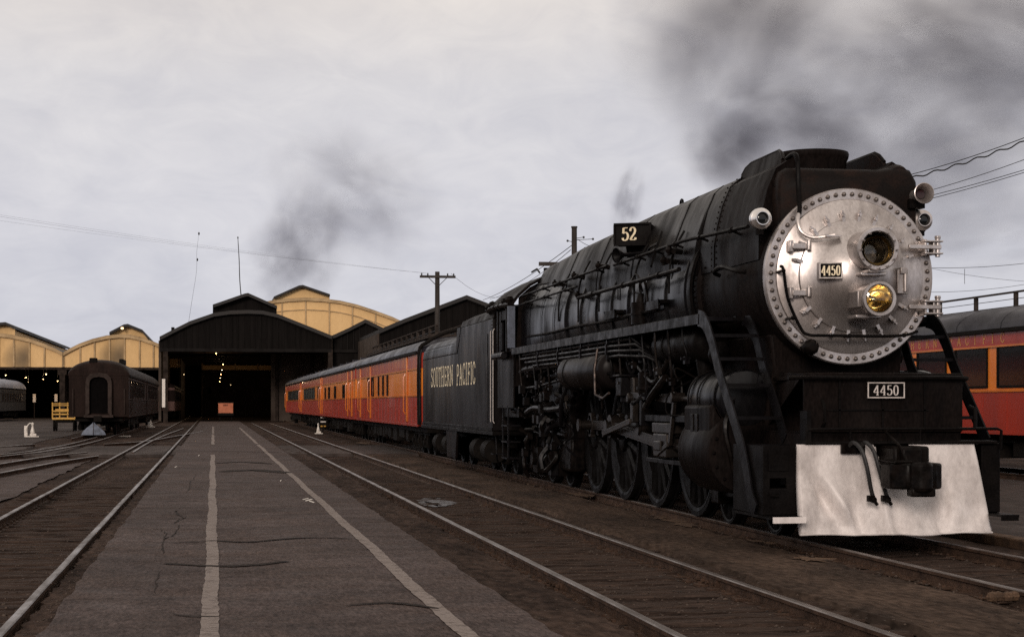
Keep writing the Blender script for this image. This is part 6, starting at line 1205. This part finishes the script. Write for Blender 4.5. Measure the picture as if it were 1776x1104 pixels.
# utility poles
up = at(758.5, 471, 112); ub = Vector((up.x, 112, ZG)); ut = thing('utility_pole', 'wooden utility pole with one crossarm, rising behind the tender', 'utility pole', ub)
b = MB(); b.cyl(ub, up, .19, .15, n=12); b.build('post', 'pole_wood', ut)
b = MB(); b.box(up.x-1.17, up.x+1.17, 111.75, 111.88, up.z-.42, up.z-.26); b.build('crossarm', 'pole_wood', ut)
for dx in (-1.05, -.65, .65, 1.05): b = MB(); b.lathe([(.03, 0), (.05, .04), (.045, .12), (.02, .16), (0, .17)], (up.x+dx, 111.8, up.z-.27), (0, 0, 1), 8); b.build('insulator', 'wire_black', ut)
b = MB(); b.bar((up.x-.6, 111.8, up.z-.4), (up.x, 111.8, up.z-1.0), .04, .04); b.bar((up.x+.6, 111.8, up.z-.4), (up.x, 111.8, up.z-1.0), .04, .04); b.build('brace', 'pole_wood', ut)
p2 = at(996, 394, 62); t2 = thing('utility_pole', 'plain dark pole sticking up behind the engine boiler', 'utility pole', (p2.x, 62, ZG))
b = MB(); b.cyl((p2.x, 62, ZG), p2, .12, .10, n=12); b.build('post', 'pole_wood', t2)
b = MB(); b.cyl((p2.x, 62, p2.z-.02), (p2.x, 62, p2.z+.03), .12, n=12); b.build('cap', 'pole_wood', t2)
b = MB()
for dx, dz in ((.35, -.36), (.7, -.42), (-.25, -.5)): b.ball((p2.x+dx, 62, p2.z+dz), .045, 8); b.cyl((p2.x, 62, p2.z+dz-.05), (p2.x+dx, 62, p2.z+dz), .012, n=5)
b.build('insulator', 'wire_black', t2)
b = MB(); p3 = at(960, 458, 45); b.box(p3.x-.4, p3.x+.4, 44.9, 45.0, p3.z-.05, p3.z+.05); b.cyl((p3.x, 45, 3.3), p3, .04, n=8); tag(b.build('signal_arm', 'pole_wood'), 'small brown arm just above the engine cab roof', 'bracket')
def wire(name, label, A, C_, sag, r, m_='wire_black'):
    b = MB(); n = 14; b.tube([A.lerp(C_, i/n)-Vector((0, 0, sag*4*(i/n)*(1-i/n))) for i in range(n+1)], r, 5); return tag(b.build(name, m_), label, 'wire', 'overhead wires')
# fine pair from the crossarm pole up to the left
wire('overhead_wire', 'upper thin wire sloping up left from the crossarm pole', Vector((up.x-.9, 112, up.z-.1)), at(-60, 363, 75), .15, .0032, 'wire_grey')
wire('overhead_wire', 'lower thin wire sloping up left from the crossarm pole', Vector((up.x-.6, 112, up.z-.1)), at(-60, 374, 75), .15, .0032, 'wire_grey')
wire('overhead_wire', 'faint middle wire sloping up left from the crossarm pole', Vector((up.x-.75, 112, up.z-.1)), at(-60, 366, 75), .2, .004, 'wire_grey')
# from the plain pole down left to the sheds
wire('overhead_wire', 'upper wire running down left from the plain dark pole', at(992, 425, 62), at(838, 520, 100), .2, .014)
wire('overhead_wire', 'lower wire running down left from the plain dark pole', at(990, 433, 62), at(850, 518, 100), .3, .012)
wire('overhead_wire', 'wire sagging right of the crossarm pole', Vector((up.x+.9, 112, up.z-.1)), at(900, 505, 150), 1.0, .010)
wire('overhead_wire', 'short wire between the plain pole and the boiler top', at(1002, 415, 62), at(1060, 425, 70), .2, .010)
# bundle behind the hood running up to the right
wire('overhead_wire', 'uppermost wire right of the smokebox hood', at(1480, 325, 40), at(1860, 205, 34), .15, .010)
b = MB(); A, C_ = at(1480, 331, 40), at(1860, 212, 34); b.tube([A.lerp(C_, i/60)+Vector((0, 0, .03*math.sin(i*1.1)-.15*4*(i/60)*(1-i/60))) for i in range(61)], .017, 6); tag(b.build('overhead_wire', 'wire_black'), 'thick wavy cable just under the uppermost wire', 'wire', 'overhead wires')
wire('overhead_wire', 'middle wire right of the smokebox hood', at(1480, 362, 44), at(1860, 244, 38), .15, .009)
wire('overhead_wire', 'upper of the two low wires right of the smokebox', at(1480, 368, 44), at(1860, 268, 38), .1, .009)
wire('overhead_wire', 'lower of the two low wires right of the smokebox', at(1480, 374, 44), at(1860, 272, 38), .1, .009)
wire('overhead_wire', 'faint wire above the roof of the right coach', at(1560, 462, 75), at(1860, 444, 75), .25, .012)
wire('overhead_wire', 'faint second wire above the roof of the right coach', at(1560, 505, 75), at(1860, 476, 75), .3, .010)
wire('overhead_wire', 'faint crossing wire above the roof of the right coach', at(1600, 462, 75), at(1860, 490, 75), .2, .008)
b = MB(); b.cyl(at(1673, 466, 75), at(1673, 492, 75), .012, n=5); tag(b.build('wire_dropper', 'wire_black'), 'short vertical dropper between the faint wires above the right coach', 'wire')

# ================================================================== SMOKE
def smoke(name, label, c, rad, rot, dens, seed, nsc=2.2, lo=.42, col=(.35, .34, .37)):
    b = MB(); b.ball((0, 0, 0), 1, 24); o = b.build(name, 'tar'); o.data.materials.clear(); o.location = c; o.scale = rad; o.rotation_euler = rot; tag(o, label, 'smoke', 'drifting smoke', 'stuff')
    m = bpy.data.materials.new('smoke'); m.use_nodes = True; t = m.node_tree; N = t.nodes; N.clear(); L = t.links.new
    ou = N.new('ShaderNodeOutputMaterial'); pv = N.new('ShaderNodeVolumeAbsorption'); L(pv.outputs[0], ou.inputs['Volume']); pv.inputs['Color'].default_value = (*col, 1)
    tcn = N.new('ShaderNodeTexCoord'); ln_ = N.new('ShaderNodeVectorMath'); ln_.operation = 'LENGTH'
    n0 = N.new('ShaderNodeTexNoise'); n0.inputs['Scale'].default_value = nsc; n0.inputs['Detail'].default_value = 5; n0.inputs['Roughness'].default_value = .58; n0.noise_dimensions = '4D'; n0.inputs['W'].default_value = seed; n0.inputs['Distortion'].default_value = .6
    wp = N.new('ShaderNodeTexNoise'); wp.noise_dimensions = '4D'; wp.inputs['W'].default_value = seed+50; wp.inputs['Scale'].default_value = nsc*.8; wp.inputs['Detail'].default_value = 3; L(tcn.outputs['Object'], wp.inputs['Vector'])
    sb = N.new('ShaderNodeVectorMath'); sb.operation = 'MULTIPLY_ADD'; L(wp.outputs['Color'], sb.inputs[0]); sb.inputs[1].default_value = (1.3, 1.3, 1.3); sb.inputs[2].default_value = (-.65, -.65, -.65)
    ad = N.new('ShaderNodeVectorMath'); ad.operation = 'ADD'; L(sb.outputs[0], ad.inputs[0]); L(tcn.outputs['Object'], ad.inputs[1])
    ed = N.new('ShaderNodeVectorMath'); ed.operation = 'LENGTH'; L(tcn.outputs['Object'], ed.inputs[0])          # fades before the hull
    ef = N.new('ShaderNodeMapRange'); ef.interpolation_type = 'SMOOTHSTEP'; L(ed.outputs['Value'], ef.inputs[0])
    for i, v in enumerate((1.0, .72, 0, 1)): ef.inputs[i+1].default_value = v
    L(tcn.outputs['Object'], n0.inputs['Vector']); L(ad.outputs[0], ln_.inputs[0])
    fo = N.new('ShaderNodeMapRange'); fo.interpolation_type = 'SMOOTHSTEP'; L(ln_.outputs['Value'], fo.inputs[0])
    for i, v in enumerate((1.0, .1, 0, 1)): fo.inputs[i+1].default_value = v
    nr = N.new('ShaderNodeMapRange'); L(n0.outputs['Fac'], nr.inputs[0])
    for i, v in enumerate((lo, .72, 0, 1)): nr.inputs[i+1].default_value = v
    mu = N.new('ShaderNodeMath'); mu.operation = 'MULTIPLY'; L(fo.outputs[0], mu.inputs[0]); L(nr.outputs[0], mu.inputs[1])
    mu2 = N.new('ShaderNodeMath'); mu2.operation = 'MULTIPLY'; L(mu.outputs[0], mu2.inputs[0]); L(ef.outputs[0], mu2.inputs[1]); mu = mu2
    m2 = N.new('ShaderNodeMath'); m2.operation = 'MULTIPLY'; L(mu.outputs[0], m2.inputs[0]); m2.inputs[1].default_value = dens*1.15; L(m2.outputs[0], pv.inputs['Density'])
    o.data.materials.append(m); return o
def smk(label, x, y, D, wpx, hpx, dep, tilt, dens, seed, **k):
    c = at(x, y, D); z = (c.x*_s+c.y*_c); s_ = z/3000; return smoke('smoke', label, c, (wpx*s_, dep, hpx*s_), (0, math.radians(tilt), -TH), dens, seed, **k)
smk('dense dark smoke just behind the engine hood', 1270, 270, 56, 105, 105, 1.8, 20, 1.35, 1.3, nsc=1.5, lo=.34)
smk('dark smoke billowing above the engine chimney', 1400, 200, 60, 240, 140, 2.4, -10, 1.2, 2.9, nsc=1.8, lo=.34)
smk('tall pale column of smoke rising above the engine', 1275, 70, 70, 240, 310, 3.5, 18, .70, 4.1, nsc=1.9, lo=.32)
smk('wide dark smoke cloud in the upper right corner', 1690, 50, 90, 430, 260, 5, 14, .66, 8.2, nsc=2.1, lo=.36)
smk('grey smoke drifting right of the engine hood', 1600, 250, 80, 380, 220, 3.5, -16, .66, 11.7, nsc=2.3, lo=.34)
smk('low grey smoke over the right coach', 1740, 400, 110, 260, 120, 4.0, 0, .26, 13.2, nsc=1.9, lo=.36)
smk('thin dark wisp of smoke over the boiler by the number box', 1085, 355, 55, 40, 85, .7, 14, 2.4, 15.1, nsc=1.9, lo=.38)
smk('smoke rising behind the dark shed and yellow gable', 515, 440, 260, 110, 150, 8.0, 18, .24, 23.9, nsc=2.4, lo=.38)
smk('thin high smoke drifting off the shed plume', 610, 340, 270, 210, 150, 9.0, 25, .15, 25.3, nsc=2.3, lo=.36)
